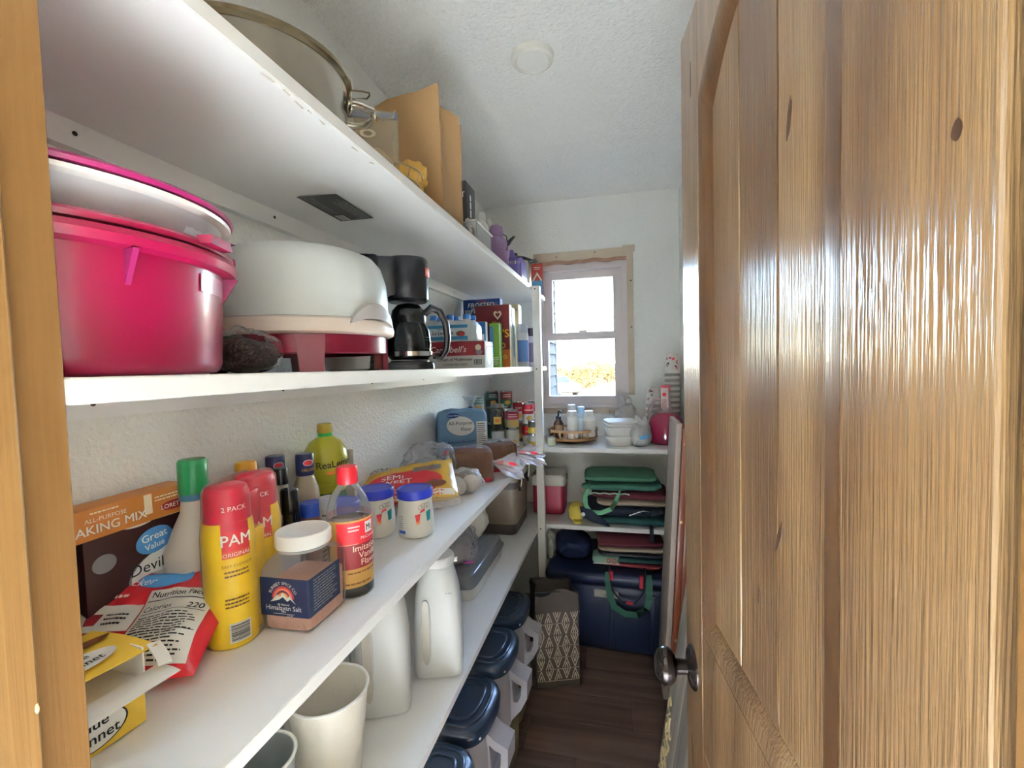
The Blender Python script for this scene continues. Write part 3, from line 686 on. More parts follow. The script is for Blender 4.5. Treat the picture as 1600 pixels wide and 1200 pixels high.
# cereal and other boxes
def carton(name, label, x0, x1, y0, y1, key, h, front, side, rz=0, cat='box', top=None):
    xc, yc = (x0 + x1) / 2, (y0 + y1) / 2
    t = thing(name, label, cat, on(key, xc, yc), rz)
    ob('carton', cbox(x1 - x0, y1 - y0, h, .0015), mat('card_' + side, side, .55, var=.05), t)
    f = flat((0, -(y1 - y0) / 2, 0), (1, 0, 0), (0, 0, 1)); W = (x1 - x0) / 2 - .0006
    patch(t, 'front_print', f, -W, W, .001, h - .001, mat('face_' + front, front, .5, var=.1, vs=14), h=.0004)
    return t, f, W
t, f, W = carton('cereal_box', 'tall maroon cereal box with a heart and orange foot, right of the soup case', -.668, -.497, 2.10, 2.152, 'mid', .300, '6e1a22', 'e6d9b8')
patch(t, 'orange_foot', f, -W, W, .001, .085, mat('face_orange', 'b8641f', .5, var=.25, vs=10), h=.0006); txt(t, 'Nut', .026, f, .022, .205, PR('gold'), bold=.01); txt(t, "O'S", .052, f, .045, .145, PR('yellow'), bold=.03)
hp = [(.016 * 1.25 * sin(a) ** 3 * 1.0, .0012 * (13 * cos(a) - 5 * cos(2 * a) - 2 * cos(3 * a) - cos(4 * a)) * 1.3) for a in [2 * PI * i / 36 for i in range(36)]]
V = [f(.028 + x, .252 + z, .001) for x, z in hp] + [f(.028 + x * .55, .252 + z * .55 , .001) for x, z in hp]
ob('heart_ring', (V, [(i, (i + 1) % 36, 36 + (i + 1) % 36, 36 + i) for i in range(36)]), PR('cream'), t)
for u, v, s in ((.05, .105, .014), (.03, .07, .012), (.06, .05, .010)): oval(t, 'cereal_ring_print', f, u, v, s, s, PR('gold'), ri=.5)
t2, f2, W2 = carton('cereal_box', 'blue cereal box standing tallest at the back of the row', -.772, -.575, 2.232, 2.285, 'mid', .352, '1d3f8a', '20407f')
txt(t2, 'FROSTED', .034, f2, -.004, .310, PR('white'), shear=.2, bold=.03); txt(t2, 'FLAKES', .034, f2, -.004, .282, PR('white'), shear=.2, bold=.03); txt(t2, "Kellogg's", .014, f2, .0, .338, PR('red'), shear=.2); barcode(t2, f2, -.07, .288, .03, .016); patch(t2, 'pink_panel', f2, .055, .096, .275, .300, mat('print_pink', 'd9837f', .5, var=0)); fine(t2, f2, .06, .09, .318, .335, 4, PR('grey'))
t3, f3, W3 = carton('cracker_box', 'narrow cream carton right behind the maroon cereal box', -.655, -.497, 2.158, 2.222, 'mid', .292, 'c9b98d', 'e8e3cf')
patch(t3, 'side_print', flat((.079, 0, 0), (0, 1, 0), (0, 0, 1)), -.02, .02, .05, .25, mat('pale_teal_print', '9fc0bd', .5))
t4, f4, W4 = carton('cracker_box', 'tan patterned carton whose top flap shows beside the shelf post', -.56, -.495, 2.30, 2.37, 'mid', .325, 'c8b48e', 'cdbd9b')
for q in range(4): oval(t4, 'flap_mark', flat((0, -.035, 0), (1, 0, 0), (0, 0, 1)), -.018 + .012 * q, .30, .004, .011, PR('black'), ri=.6, rot=.3 * q)
t5, f5, W5 = carton('snack_box', 'small blue and yellow carton between bottle pack and maroon cereal box', -.640, -.566, 1.93, 1.962, 'mid', .205, '2c6bb0', 'e8e6da')
patch(t5, 'yellow_panel', f5, -W5, W5, .02, .10, PR('yellow')); fine(t5, f5, -.026, .026, .160, .185, 2, PR('white'), 6); patch(t5, 'white_panel', f5, -.03, .03, .11, .15, PR('white'))
t6, f6, W6 = carton('snack_box', 'slim green and blue carton at the foot of the maroon cereal box', -.574, -.528, 2.02, 2.075, 'mid', .205, '7fa83a', '6f9f38')
patch(t6, 'blue_panel', f6, -W6, -.005, .06, .19, PR('lblue')); fine(t6, f6, -.02, .02, .01, .05, 5, PR('white'))
def aerosol(name, label, x, y, key, r, h, body, cap, band=None, cat='can'):
    t = thing(name, label, cat, on(key, x, y))
    ob('body', lathe([(0, .002), (r - .002, 0), (r, .003), (r, h * .76), (r * .94, h * .79), (0, h * .79)], 28), body, t)
    ob('cap', lathe([(r * .93, h * .79), (r * .93, h * .97), (r * .85, h), (0, h)], 28), cap, t)
    if band: patch(t, 'label', cyl(r, a0=math.atan2(-y, -x)), -r * 1.6, r * 1.6, h * .12, h * .62, band, nu=14, h=.0005)
    return t
aerosol('spray_can', 'white and blue spray can right of the cereal boxes, by the post', -.462, 2.235, 'mid', .028, .215, mat('can_white', 'dfe2e6', .3), mat('cap_pale', 'c4cbd8', .4), mat('label_bluefade', '5d7fb8', .4, var=.2, vs=30))
b = aerosol('lotion_bottle', 'pale bottle with a dark purple cap behind the shelf post', -.462, 2.50, 'mid', .032, .215, mat('lilac_body', 'b9adc2', .35), mat('cap_plum', '2e2436', .35), mat('label_plum', '6d5f80', .4, var=.15))

# ================================================================ top shelf
pt = thing('stock_pot', 'wide stainless steel pot with a rolled rim on the top shelf', 'pot', on('top', -.618, .700))
pv = math.atan2(-.70, .618)
ob('body', lathe([(0, .003), (.135, 0), (.147, .006), (.152, .018), (.155, .122), (.152, .122), (.148, .02), (0, .010)], 72), STEEL, pt)
ob('rim', shell([(.150, .118), (.156, .116), (.163, .120), (.164, .126), (.158, .131), (.150, .130)], 72), mat('steel_rim', 'a89a80', .18, metal=1), pt)
for q, a in enumerate((.72, .72 + PI)):
    h_ = ob('handle', tube([(.150, -.040, .092), (.172, -.040, .092), (.196, -.030, .094), (.206, 0, .095), (.196, .030, .094), (.172, .040, .092), (.150, .040, .092)], .0068, 10), mat('steel_bright', 'cfc8ba', .12, metal=1), pt, rot=(0, 0, a))
    for s in (-1, 1): ob('handle_plate', cbox(.004, .026, .034, .0015, (.155, s * .040, .074)), MATS['steel_bright'], h_)
WIRE = mat('thin_wire', '9c8f78', .3, metal=1)
hk = thing('wire_hook', 'bent wire hook sticking out from the pot rim', 'hook', (-.618, .700, sz('top', .7) + .1325), .80)
ob('wire', tube([(.130, -.014, 0), (.185, -.014, .012), (.200, -.009, .016), (.203, 0, .016), (.200, .008, .013), (.172, .010, .006), (.206, .010, -.010), (.232, .010, -.020), (.252, .010, -.010), (.258, .010, .006)], .0019, 8), WIRE, hk)
ob('far_loop', tube(arc((-.152, 0, .002), .012, 0, 2 * PI, 14, 'xz')[:-1], .0015, 6, True), WIRE, hk)
# paper grocery bag
KR = mat('kraft_paper', '9a7850', .85, bump=.25, bs=14, var=.08, vs=7)
pb = thing('paper_bag', 'open brown paper grocery bag standing on the top shelf', 'paper bag', on('top', -.570, 1.225), math.radians(-4))
def bagface(P0, P1, h, lean, seed, gus=0, hv=0):
    P0, P1 = Vector(P0), Vector(P1); d = P1 - P0; nrm = Vector((d.y, -d.x, 0)).normalized()
    return sheet(lambda u, v: P0 + d * u + Vector((0, 0, 1)) * (h * v + hv * v * (u - .5) + (.006 * noise.noise(Vector((u * 6, seed, 0))) if v > .98 else 0)) + nrm * (lean * v + .007 * noise.noise(Vector((u * 3, v * 4, seed))) - gus * (1 - abs(2 * u - 1)) * (.25 + .75 * v)), 12, 14, .0012)
ob('front_panel', bagface((-.13, -.065, 0), (.13, -.065, 0), .325, .010, 1, hv=.03), KR, pb)
ob('side_gusset', bagface((.13, -.065, 0), (.13, .065, 0), .325, -.004, 2, .028), KR, pb); ob('side_gusset', bagface((-.13, .065, 0), (-.13, -.065, 0), .315, 0, 3, .028), KR, pb)
ob('back_panel', bagface((.13, .065, 0), (-.13, .065, 0), .305, .006, 4), KR, pb); ob('bottom', cbox(.258, .128, .002), KR, pb)
# wire basket with a zip bag and a yellow cloth in it
wb = thing('wire_basket', 'low round wire basket in front of the paper bag', 'basket', on('top', -.535, 1.0))
for r, z in ((.092, .052), (.084, .028), (.07, .002)): ob('hoop', tube(arc((0, 0, z + .002), r, 0, 2 * PI, 40, 'xy')[:-1], .0018, 6, True), WIRE, wb)
for k in range(16):
    a = 2 * PI * k / 16; ob('spoke', tube([(.0, 0, .002), (.07 * cos(a), .07 * sin(a), .002), (.084 * cos(a), .084 * sin(a), .03), (.092 * cos(a), .092 * sin(a), .054)], .0012, 5), WIRE, wb)
zb = thing('zip_bag', 'clear zip bag with a blue seal standing in the wire basket', 'bag', (-.560, .995, sz('top', 1.0) + .006), math.radians(24))
ob('film', pouch(.125, .205, .055, .006, 22, 3), film('beige_film', 'e4d8bc', .30, .15, .6, 40), zb)
ob('contents', blob(.10, .045, .11, amp=.008, fr=25, seed=8, c=(0, 0, .01)), mat('beige_goods', 'cdb88c', .7, var=.15, vs=30), zb)
ob('zip_seal', cbox(.122, .010, .014, .001, (0, 0, .186)), mat('seal_blue', '5b6ea0', .35), zb)
oval(zb, 'label_mark', flat((0, -.029, 0), (1, 0, 0), (0, 0, 1)), -.005, .135, .018, .010, mat('tape_white', 'dcd2b8', .4), h=.004, ri=.55)
yc_ = thing('cloth', 'crumpled yellow cloth tucked in the wire basket', 'cloth', (-.488, 1.045, sz('top', 1.0) + .006), .5)
ob('folds', blob(.075, .055, .095, amp=.016, fr=38, seed=11, nu=34, nv=24), mat('yellow_cloth', 'c79a4a', .85, var=.12), yc_)
# clear bin with the black box and white cutlery
cb_ = thing('clear_bin', 'small clear plastic bin holding the black box and white cutlery', 'bin', on('top', -.532, 1.545))
ob('walls', join(box(-.085, .085, -.09, -.087, 0, .075), box(-.085, .085, .087, .09, 0, .075), box(-.085, -.082, -.087, .087, 0, .075), box(.082, .085, -.087, .087, 0, .075), box(-.085, .085, -.09, .09, 0, .003)), film('bin_clear', 'dfe3e6', .2, .1), cb_)
ob('rim', frame(-.09, .09, -.095, .095, .008, .008, .008, .008, .07, .078) and tube([(-.088, -.093, .075), (.088, -.093, .075), (.088, .093, .075), (-.088, .093, .075)], .003, 6, True), film('bin_rim', 'eef0f2', .6, .15), cb_)
bb = thing('black_box', 'upright black box with white letters in the clear bin', 'box', (-.545, 1.54, sz('top', 1.54) + .004))
ob('carton', cbox(.105, .10, .225, .001), mat('black_card', '232124', .5), bb)
txt(bb, 'LIGHT', .026, flat((0, -.05, 0), (1, 0, 0), (0, 0, 1)), .012, .17, PR('white'), h=.0006); fine(bb, flat((.0525, 0, 0), (0, 0, 1), (0, -1, 0)), .03, .20, -.012, .024, 1, PR('white'), 4)
for k in range(5):
    q = thing('plastic_spoon', 'white plastic spoon in the clear bin, ' + ('nearest the photographer', 'second from the front', 'middle of the five', 'fourth from the front', 'nearest the window')[k], 'spoon', (-.466 + .003 * k, 1.48 + .028 * k, sz('top', 1.5) + .005), .6 * k, group='white cutlery in the clear bin', rot=(0, .12 * (k - 2), .7 * k))
    ob('handle', tube([(0, 0, 0), (0, 0, .07)], .004, 6, flat=.4), WPL, q); ob('bowl_end', blob(.02, .006, .032, amp=0, flat=False, c=(0, 0, .064), nu=12, nv=8), WPL, q)
wt = thing('white_bottle', 'plain white bottle just behind the clear bin on the top shelf', 'bottle', on('top', -.50, 1.685)); ob('body', lathe([(0, 0), (.026, 0), (.028, .004), (.028, .13), (.016, .15), (.015, .155)], 24), WPL, wt); ob('cap', lathe([(.018, .150), (.018, .178), (0, .18)], 20), WPL, wt)
pp = thing('purple_pouch', 'mauve fabric pouch with a dark drawstring on the top shelf', 'pouch', on('top', -.478, 1.83), .5)
ob('body', blob(.10, .085, .13, amp=.007, fr=22, seed=3), mat('mauve_fabric', '8a6f8f', .85, var=.15, vs=20), pp); ob('gathered_neck', blob(.055, .05, .06, amp=.008, fr=40, seed=9, c=(0, 0, .115), flat=False), MATS['mauve_fabric'], pp)
ob('drawstring', tube([(.02, -.03, .13), (.03, -.04, .12), (.035, -.045, .09), (.03, -.044, .06)], .0022, 6), BLK, pp); ob('white_tube', tube([(.0, .02, .13), (-.03, .02, .20)], .012, 10), WPL, pp)
pc = thing('pressure_cooker', 'steel pan with black lid and long black handle behind the purple basket', 'pan', on('top', -.535, 2.43), 0)
ob('body', lathe([(0, .002), (.08, 0), (.086, .006), (.088, .150), (.084, .150), (.082, .01), (0, .008)], 40), STEEL, pc); ob('lid', lathe([(.092, .148), (.093, .160), (.07, .172), (.02, .18), (0, .18)], 40), BLK, pc)
ob('lid_knob', lathe([(.008, .178), (.016, .19), (.014, .2), (0, .202)], 20), BLK, pc); ob('handle', tube([(-.04, -.085, .162), (-.03, -.13, .185), (.02, -.19, .218), (.045, -.215, .228)], [.010, .014, .015, .010], 10, flat=.6), BLK, pc); ob('helper_handle', tube([(.085, -.02, .15), (.115, -.012, .15), (.115, .012, .15), (.085, .02, .15)], .007, 8), BLK, pc)
pk = thing('purple_basket', 'small purple plastic basket at the end of the top shelf', 'basket', on('top', -.482, 2.16))
PUR = mat('purple_plastic', '6e62a6', .4, var=.05)
def bside(x0, x1, y, ax):   # slotted side
    parts = [box(x0, x1, -.0015, .0015, 0, .018), box(x0, x1, -.002, .002, .085, .098)]
    n = 9
    for k in range(n + 1):
        c = x0 + (x1 - x0) * k / n; parts.append(box(c - .0028, c + .0028, -.0012, .0012, .018, .085))
    md = join(*parts)
    return xf(md, Matrix.Translation((0, y, 0)) if ax == 'y' else Matrix.Translation((y, 0, 0)) @ Matrix.Rotation(PI / 2, 4, 'Z'))
for y in (-.062, .062): ob('slotted_side', bside(-.05, .05, y, 'y'), PUR, pk)
for x in (-.05, .05): ob('slotted_side', bside(-.062, .062, x, 'x'), PUR, pk)
ob('bottom', box(-.05, .05, -.062, .062, 0, .003), PUR, pk)
ob('handle_tab', prism([(-.028, .098), (.028, .098), (.012, .135), (-.012, .135)], -.064, -.060, 'y'), PUR, pk)
gl = thing('black_pouch', 'small black case lying in front of the purple basket', 'case', on('top', -.487, 2.02), .9); ob('shell', blob(.085, .045, .032, amp=.003, fr=20, seed=2), BLK, gl); ob('zip_line', tube(arc((0, 0, .017), .041, 0, 2 * PI, 24, 'xy', .022)[:-1], .0012, 5, True), GRY, gl)
rc = thing('red_carton', 'red and light blue carton at the far end of the top shelf by the window', 'box', on('top', -.458, 2.68), math.radians(12))
ob('carton', cbox(.066, .06, .185, .0015), mat('card_red', 'b33a2e', .5), rc)
for f in (flat((0, -.03, 0), (1, 0, 0), (0, 0, 1)), flat((.033, 0, 0), (0, 1, 0), (0, 0, 1))):
    patch(rc, 'blue_panel', f, -.03, .03, .004, .085, mat('print_sky', '6fb2de', .45, var=.1), h=.0006); poly(rc, 'white_chevron', f, [(-.03, .085), (0, .135), (.03, .085), (.02, .085), (0, .118), (-.02, .085)], PR('white')); bars(rc, 'red_line', f, [(-.02, .02, .160, .164), (-.015, .015, .150, .153)], PR('white'))
# ================================================================ counter shelf, front to back
YEL = mat('butter_yellow', 'd9b13a', .55, var=.12, vs=18); YELB = mat('spray_yellow', 'e2bd0e', .35, var=.04, coat=.2); CAPR = mat('cap_red', 'ad1230', .35, var=.04); DKB = mat('cake_box_brown', '2e1013', .45, var=.15)
# margarine carton
mb = thing('margarine_box', 'torn-open yellow margarine carton in front, next to the door jamb', 'box', on('cnt', -.633, .362), math.radians(-6))
ob('carton', cbox(.10, .132, .052, .0015), YEL, mb)
fx = flat((.05, 0, 0), (0, 1, 0), (0, 0, 1))
oval(mb, 'logo_oval', fx, .012, .026, .034, .021, PR('white'), h=.0004); oval(mb, 'logo_ring', fx, .012, .026, .034, .021, PR('black'), h=.0008, ri=.94)
txt(mb, 'Blue', .017, fx, .012, .030, PR('black'), bold=.03); txt(mb, 'Bonnet', .017, fx, .012, .014, PR('black'), bold=.03)
ob('seam', box(.0495, .0506, -.066, .066, .041, .0418), mat('seam_tan', 'a07c22', .6), mb)
up = ob('open_top_carton', join(box(-.05, .05, -.066, .066, .0525, .0545), box(-.05, -.048, -.066, .066, .0525, .094), box(-.05, .052, .064, .066, .0525, .094), box(-.05, .052, -.066, -.064, .0525, .094)), CARD, mb)
lid_ = ob('lid_panel', sheet(lambda u, v: (-.05 + .105 * u, -.067 + .135 * v + .012 * u * v, .0945 + .004 * sin(u * 3) - .006 * u * v), 6, 6, .0012), YEL, mb)
ft = flat((-.05, -.067, .0955), (0, 1, 0), (-1, 0, 0))
ff = lambda a, b, h=0: Vector((.0 - b, -.0 + a, .0965 + .004 * sin((.05 - b) / .105 * 3) + h))
oval(mb, 'logo_oval', ff, .014, -.028, .036, .017, PR('white'), h=.001); txt(mb, 'Blue', .014, ff, .014, -.025, PR('black'), h=.0016, bold=.03); txt(mb, 'Bonnet', .014, ff, .014, -.038, PR('black'), h=.0016, bold=.03); oval(mb, 'picture', ff, .02, .010, .045, .010, PR('brown'), h=.001); oval(mb, 'logo_ring', ff, -.005, .034, .04, .014, PR('black'), h=.001, ri=.9); txt(mb, 'Bonnet', .02, ff, -.005, .029, PR('black'), h=.0012, bold=.03)
ob('front_flap', sheet(lambda u, v: (.051 + .034 * v, -.066 + .146 * u + .006 * v, .062 + .010 * v * (1 - v) - .004 * v), 6, 4, .001), CARD, mb); ob('curled_flap', sheet(lambda u, v: (.05 + .02 * sin(v * 1.5), .07 + .016 * u, .094 - .024 * v - .004 * u), 3, 6, .001), CARD, mb)
# cookie-mix pouch
RB = mat('pouch_red', 'b3202a', .3, var=.12, vs=20, coat=.2); WF = mat('pouch_white', 'e6e2da', .35, var=.04)
mp = thing('mix_pouch', 'red and white baking mix pouch slumped behind the yellow carton', 'bag', (-.683, .440, sz('cnt', .45) + .016), rot=(math.radians(-68), math.radians(0), math.radians(22)))
pm = pouch(.235, .20, .062, .006, 16, 12, 32, 24)
ob('bag', pm, RB, mp)
def pf(a, b, h=0):   # on the bulged front of the pouch
    u, v = a / .235 + .5, b / .20
    e = max(0, min(1, min(u, 1 - u) / .22)); g = max(0, min(1, (min(v, 1 - v) - .035) / .22)); f = math.sqrt(max(0, 1 - (1 - e) ** 2)) * math.sqrt(max(0, 1 - (1 - g) ** 2))
    d = noise.noise(Vector((a * 16, b * 16, 12 * 7.7))) + .5 * noise.noise(Vector((a * 16 * 2.7, b * 16 * 2.7, 12)))
    return Vector((a, -.031 * f + d * .006 * (.3 + f) - .0008 - h, b))
pf.curved = True
patch(mp, 'nutrition_panel', pf, .012, .105, .012, .125, WF, h=.0006, nu=14, nv=14); patch(mp, 'white_band', pf, -.11, .010, .06, .105, WF, h=.0006, nu=14, nv=8); patch(mp, 'white_band', pf, -.11, .06, .165, .192, WF, h=.0006, nu=20, nv=5)
oval(mp, 'blue_patch', pf, .022, .148, .04, .018, PR('lblue'), h=.0008, ri=.02); txt(mp, 'Betty Crocker', .019, pf, -.048, .138, PR('white'), shear=.25, h=.001); fine(mp, pf, -.10, -.01, .114, .126, 1, PR('white'), 7); poly(mp, 'cup_mark', pf, [(-.055, .090), (-.035, .090), (-.038, .072), (-.052, .072)], PR('maroon'), h=.001); fine(mp, pf, -.03, 0, .07, .092, 3, PR('black'), 4, h=.001)
txt(mp, 'Nutrition Facts', .0125, pf, .056, .112, PR('black'), h=.0012, bold=.02); txt(mp, 'Calories', .012, pf, .036, .088, PR('black'), h=.0012, bold=.02); txt(mp, '220', .015, pf, .088, .087, PR('black'), h=.0012, bold=.02); bars(mp, 'rules', pf, [(.015, .102, .1055, .107), (.015, .102, .0835, .0845), (.015, .102, .05, .051)], PR('black'), h=.0012); fine(mp, pf, .016, .100, .014, .080, 15, PR('black'), 6, h=.0012)
oval(mp, 'picture', pf, -.06, .028, .04, .018, PR('orange'), h=.0008, ri=.02)
# cake-mix box and the orange box on it
cbx = thing('cake_mix_box', 'dark brown cake mix box with a blue oval badge against the wall', 'box', on('cnt', -.768, .585), math.radians(86))
ob('carton', cbox(.205, .040, .192, .0015), DKB, cbx); ob('top_panel', box(-.101, .101, -.019, .019, .1922, .1932), CARD, cbx)
fr = flat((0, -.0200, 0), (1, 0, 0), (0, 0, 1))
oval(cbx, 'white_oval', fr, .012, .108, .056, .036, PR('white'), rot=.12); oval(cbx, 'oval_edge', fr, .012, .105, .060, .040, PR('grey'), rot=.12, h=.0006); txt(cbx, "Devil's", .025, fr, -.012, .112, PR('black'), h=.0012); txt(cbx, 'Chocolate', .013, fr, .0, .090, PR('grey'), h=.0012)
oval(cbx, 'brand_badge', fr, -.006, .160, .029, .021, PR('lblue'), h=.0013, rot=.15); txt(cbx, 'Great', .017, fr, -.006, .161, PR('white'), h=.0017, bold=.02, rot=.1); txt(cbx, 'Value', .014, fr, -.006, .147, PR('white'), h=.0017, bold=.02, rot=.1); oval(cbx, 'seal_mark', fr, -.078, .150, .016, .014, PR('grey')); oval(cbx, 'seal_mark', fr, -.03, .196, .024, .007, PR('white'))
cb2 = thing('cake_mix_box', 'second dark cake mix box, half hidden by the door jamb', 'box', on('cnt', -.770, .415), math.radians(84)); ob('carton', cbox(.10, .032, .190, .0015), DKB, cb2); txt(cb2, 'OK', .03, flat((0, -.016, 0), (1, 0, 0), (0, 0, 1)), .02, .14, mat('ink_dullred', '6a3030', .5, var=0)); oval(cb2, 'seal_mark', flat((0, -.016, 0), (1, 0, 0), (0, 0, 1)), .02, .09, .014, .014, PR('grey'))
om = thing('baking_mix_box', 'orange baking mix box lying on top of the dark cake box', 'box', (-.766, .543, sz('cnt', .545) + .1942), rot=(0, math.radians(-1), math.radians(86)))
ob('carton', cbox(.185, .048, .046, .0015), mat('box_orange', 'b5702c', .55, var=.08), om); fr = flat((0, -.024, 0), (1, 0, 0), (0, 0, 1))
txt(om, 'BAKING MIX', .0185, fr, -.032, .009, PR('white'), bold=.01); txt(om, 'ALL-PURPOSE', .009, fr, -.035, .026, PR('white')); fine(om, fr, -.055, -.015, .036, .042, 1, PR('cream'), 3); oval(om, 'brand_oval', fr, .064, .016, .022, .008, PR('maroon')); txt(om, 'LORETTA', .010, fr, .064, .0125, PR('white'), h=.0014, bold=.02); patch(om, 'tape', fr, .018, .03, .012, .044, PR('cream')); fine(om, fr, .034, .084, .028, .038, 2, PR('cream'))
pl_ = thing('paper_sack', 'folded white paper sack on the cake box beside the green cap', 'bag', (-.770, .668, sz('cnt', .668) + .194), math.radians(80)); ob('sack', blob(.055, .042, .04, amp=.006, fr=20, seed=17, p=5, pz=5), mat('white_paper', 'cfccc0', .85, bump=.4, bs=20), pl_); ob('fold', box(-.022, .022, -.022, -.02, .012, .02), CARD, pl_)
# white jug with green cap
GRN = mat('cap_green', '1f7a45', .35, var=.04)
jg = thing('oil_jug', 'cream plastic jug with a tall green cap behind the yellow spray pack', 'jug', on('cnt', -.709, .618), math.radians(-80))
ob('body', loft([(0, .040, .032, 3.5), (.006, .044, .036, 3.5), (.125, .044, .036, 3.2), (.135, .0455, .0375, 3), (.142, .043, .036, 2.8), (.172, .032, .029, 2.4), (.198, .0205, .0205, 2), (.222, .0185, .0185, 2)], 44), mat('jug_cream', 'cfc4b6', .4, var=.03), jg)
ob('neck_band', shell([(.0192, .218), (.0215, .219), (.0215, .230), (.0192, .231)], 32), mat('neck_blue', '3f6f86', .35), jg); ob('cap', lathe([(.0215, .229), (.0222, .232), (.0218, .282), (.0195, .286), (0, .287)], 32), GRN, jg)
mu = thing('mustard_bottle', 'squat yellow-capped bottle behind the red spray caps', 'bottle', on('cnt', -.752, .775)); ob('body', loft([(0, .028, .024, 3), (.15, .028, .024, 3), (.2, .015, .015, 2), (.22, .013, .013, 2)], 30), mat('mustard_body', 'c9b182', .4), mu); ob('cap', lathe([(.0205, .218), (.020, .244), (.017, .248), (0, .248)], 26), mat('cap_yellow', 'd99a1c', .4), mu)
# twin pack of cooking spray
pa = thing('spray_twin_pack', 'shrink-wrapped twin pack of yellow cooking spray cans with red tops', 'spray cans', on('cnt', -.613, .590))
va = math.atan2(-.59, .602)
def pamr(z): return .0375 if z < .175 else (.0375 - (z - .175) * .12)
for k, (x, y) in enumerate(((0, 0), (-.016, .0755))):
    c = ob('spray_can', lathe([(0, .003), (.033, 0), (.0365, .004), (.0375, .012), (.0375, .175), (.0355, .192), (.0340, .198)], 40), YELB, pa, (x, y, 0))
    cp = ob('top', lathe([(.0340, .198), (.0335, .205), (.0325, .240), (.029, .250), (.022, .2535), (0, .2545)], 40), CAPR, c)
    a = va + (.28 if k == 0 else .05); g = cyl(lambda z: pamr(z), a0=a)
    patch(c, 'red_label', g, -.020, .020, .145, .190, PR('red'), nu=10, nv=4, h=.0006); patch(c, 'orange_strip', g, -.020, .020, .145, .156, mat('label_orange', 'c8492a', .45, var=0), nu=10, h=.0010)
    patch(c, 'red_shoulder', g, -.0195, .0195, .186, .1985, CAPR, nu=10, h=.0012)
    txt(c, 'PAM', .0245, g, 0, .1645, PR('white'), h=.0016, bold=.03, sx=.92); txt(c, 'ORIGINAL', .0085, g, 0, .1475, PR('white'), h=.0016, bold=.02)
    g2 = cyl(.0338, a0=a); txt(cp, '2 PACK', .0105, g2, 0, .217, PR('white'), h=.0012, bold=.02)
    if k == 0:
        txt(c, 'EASY CLEANUP', .0062, g, 0, .131, PR('brown'), h=.001, bold=.03); fine(c, g, -.018, .018, .114, .127, 2, PR('brown'), 3); fine(c, g, -.019, .019, .066, .084, 3, PR('brown'), 9); barcode(c, g, 0, .027, .026, .026, horiz=True)
hull = []
def stad(r, n=18):
    d = math.atan2(.0755, -.016); o = []
    for i in range(n + 1): a = d - PI / 2 + PI * i / n; o.append((-.016 + r * cos(a), .0755 + r * sin(a)))
    for i in range(n + 1): a = d + PI / 2 + PI * i / n; o.append((r * cos(a), r * sin(a)))
    return o
def lstad(secs):
    V, F = [], []
    for r, z in secs: V += [(x, y, z) for x, y in stad(r)]
    n = len(stad(1))
    for j in range(len(secs) - 1):
        for i in range(n): F.append((j * n + i, j * n + (i + 1) % n, (j + 1) * n + (i + 1) % n, (j + 1) * n + i))
    return V, F
ob('shrink_film', lstad([(.0300, .001), (.0395, .004), (.0395, .17), (.0372, .196), (.0350, .225), (.0345, .246), (.028, .256), (.015, .258)]), film('pack_film', 'fff6e8', .012, .05, .15), pa)
# bridging printed wrap between the two cans
ob('printed_wrap', xf(box(-.006, .006, -.022, .022, .004, .172, .003), Matrix.Translation((.014, .040, 0)) @ Matrix.Rotation(math.atan2(.0755, -.016) - PI / 2, 4, 'Z')), YELB, pa); ob('red_bridge', xf(box(-.008, .012, -.02, .02, .174, .235, .005), Matrix.Translation((.004, .038, 0)) @ Matrix.Rotation(math.atan2(.0755, -.016) - PI / 2, 4, 'Z')), CAPR, pa)
# salt jar
sj = thing('salt_jar', 'square clear jar of pink salt with navy label and white lid', 'jar', on('cnt', -.543, .676), math.radians(1))
PET = film('pet_clear', 'e4e6e8', .06, .05); SALT = mat('pink_salt', 'd9a994', .7, bump=.5, bs=300, var=.12, vs=60)
sec = [(0, .040, .048, 9), (.004, .046, .054, 12), (.03, .047, .055, 14), (.098, .047, .055, 14), (.112, .045, .052, 5), (.120, .040, .043, 2.6), (.128, .0395, .0395, 2)]
ob('body', loft(sec, 96, (1, 0)), PET, sj); ob('salt', loft([(.002, .038, .046, 6), (.005, .0445, .0525, 7), (.072, .0455, .0535, 8), (.074, .043, .050, 7)], 48), SALT, sj)
ob('neck_ring', shell([(.0395, .124), (.0425, .1255), (.0425, .129), (.040, .130)], 48), film('pet_rim', 'eceef0', .5, .1), sj); ob('lid', lathe([(.0455, .1315), (.0462, .134), (.0462, .150), (.044, .1545), (.040, .155), (.038, .1535), (0, .1535)], 64), WPL, sj)
NVY = mat('label_navy', '1c2848', .5, var=.04)
f1 = flat((0, -.0554, 0), (1, 0, 0), (0, 0, 1)); f2_ = flat((.0474, 0, 0), (0, 1, 0), (0, 0, 1))
patch(sj, 'front_label', f1, -.0435, .0435, .028, .092, NVY); patch(sj, 'side_label', f2_, -.053, .03, .028, .092, NVY); patch(sj, 'corner_label', lambda a, b, h=0: Vector((.0435 + .0045 * sin(a), -.0515 - .0045 * cos(a), b)), 0, PI / 2, .028, .092, NVY, nu=5)
for r, c_ in ((.021, 'b23a48'), (.0175, 'd77a5a'), (.014, '6b2b48'), (.0105, 'e9a35a')): oval(sj, 'rainbow_arc', f1, 0, .058, r, r, mat('arc_' + c_, c_, .5, var=0), h=.0009 + (.021 - r) * .02, a0=0, a1=PI, n=20)
poly(sj, 'mountain', f1, [(-.024, .052), (-.010, .065), (-.005, .061), (.0, .069), (.008, .060), (.013, .064), (.024, .050), (.014, .058), (.008, .054), (.0, .061), (-.008, .056)], PR('white'), h=.0016); poly(sj, 'mountain_base', f1, [(-.021, .052), (-.008, .0565), (0, .0615), (.008, .0545), (.014, .0585), (.021, .051)], NVY, h=.0014)
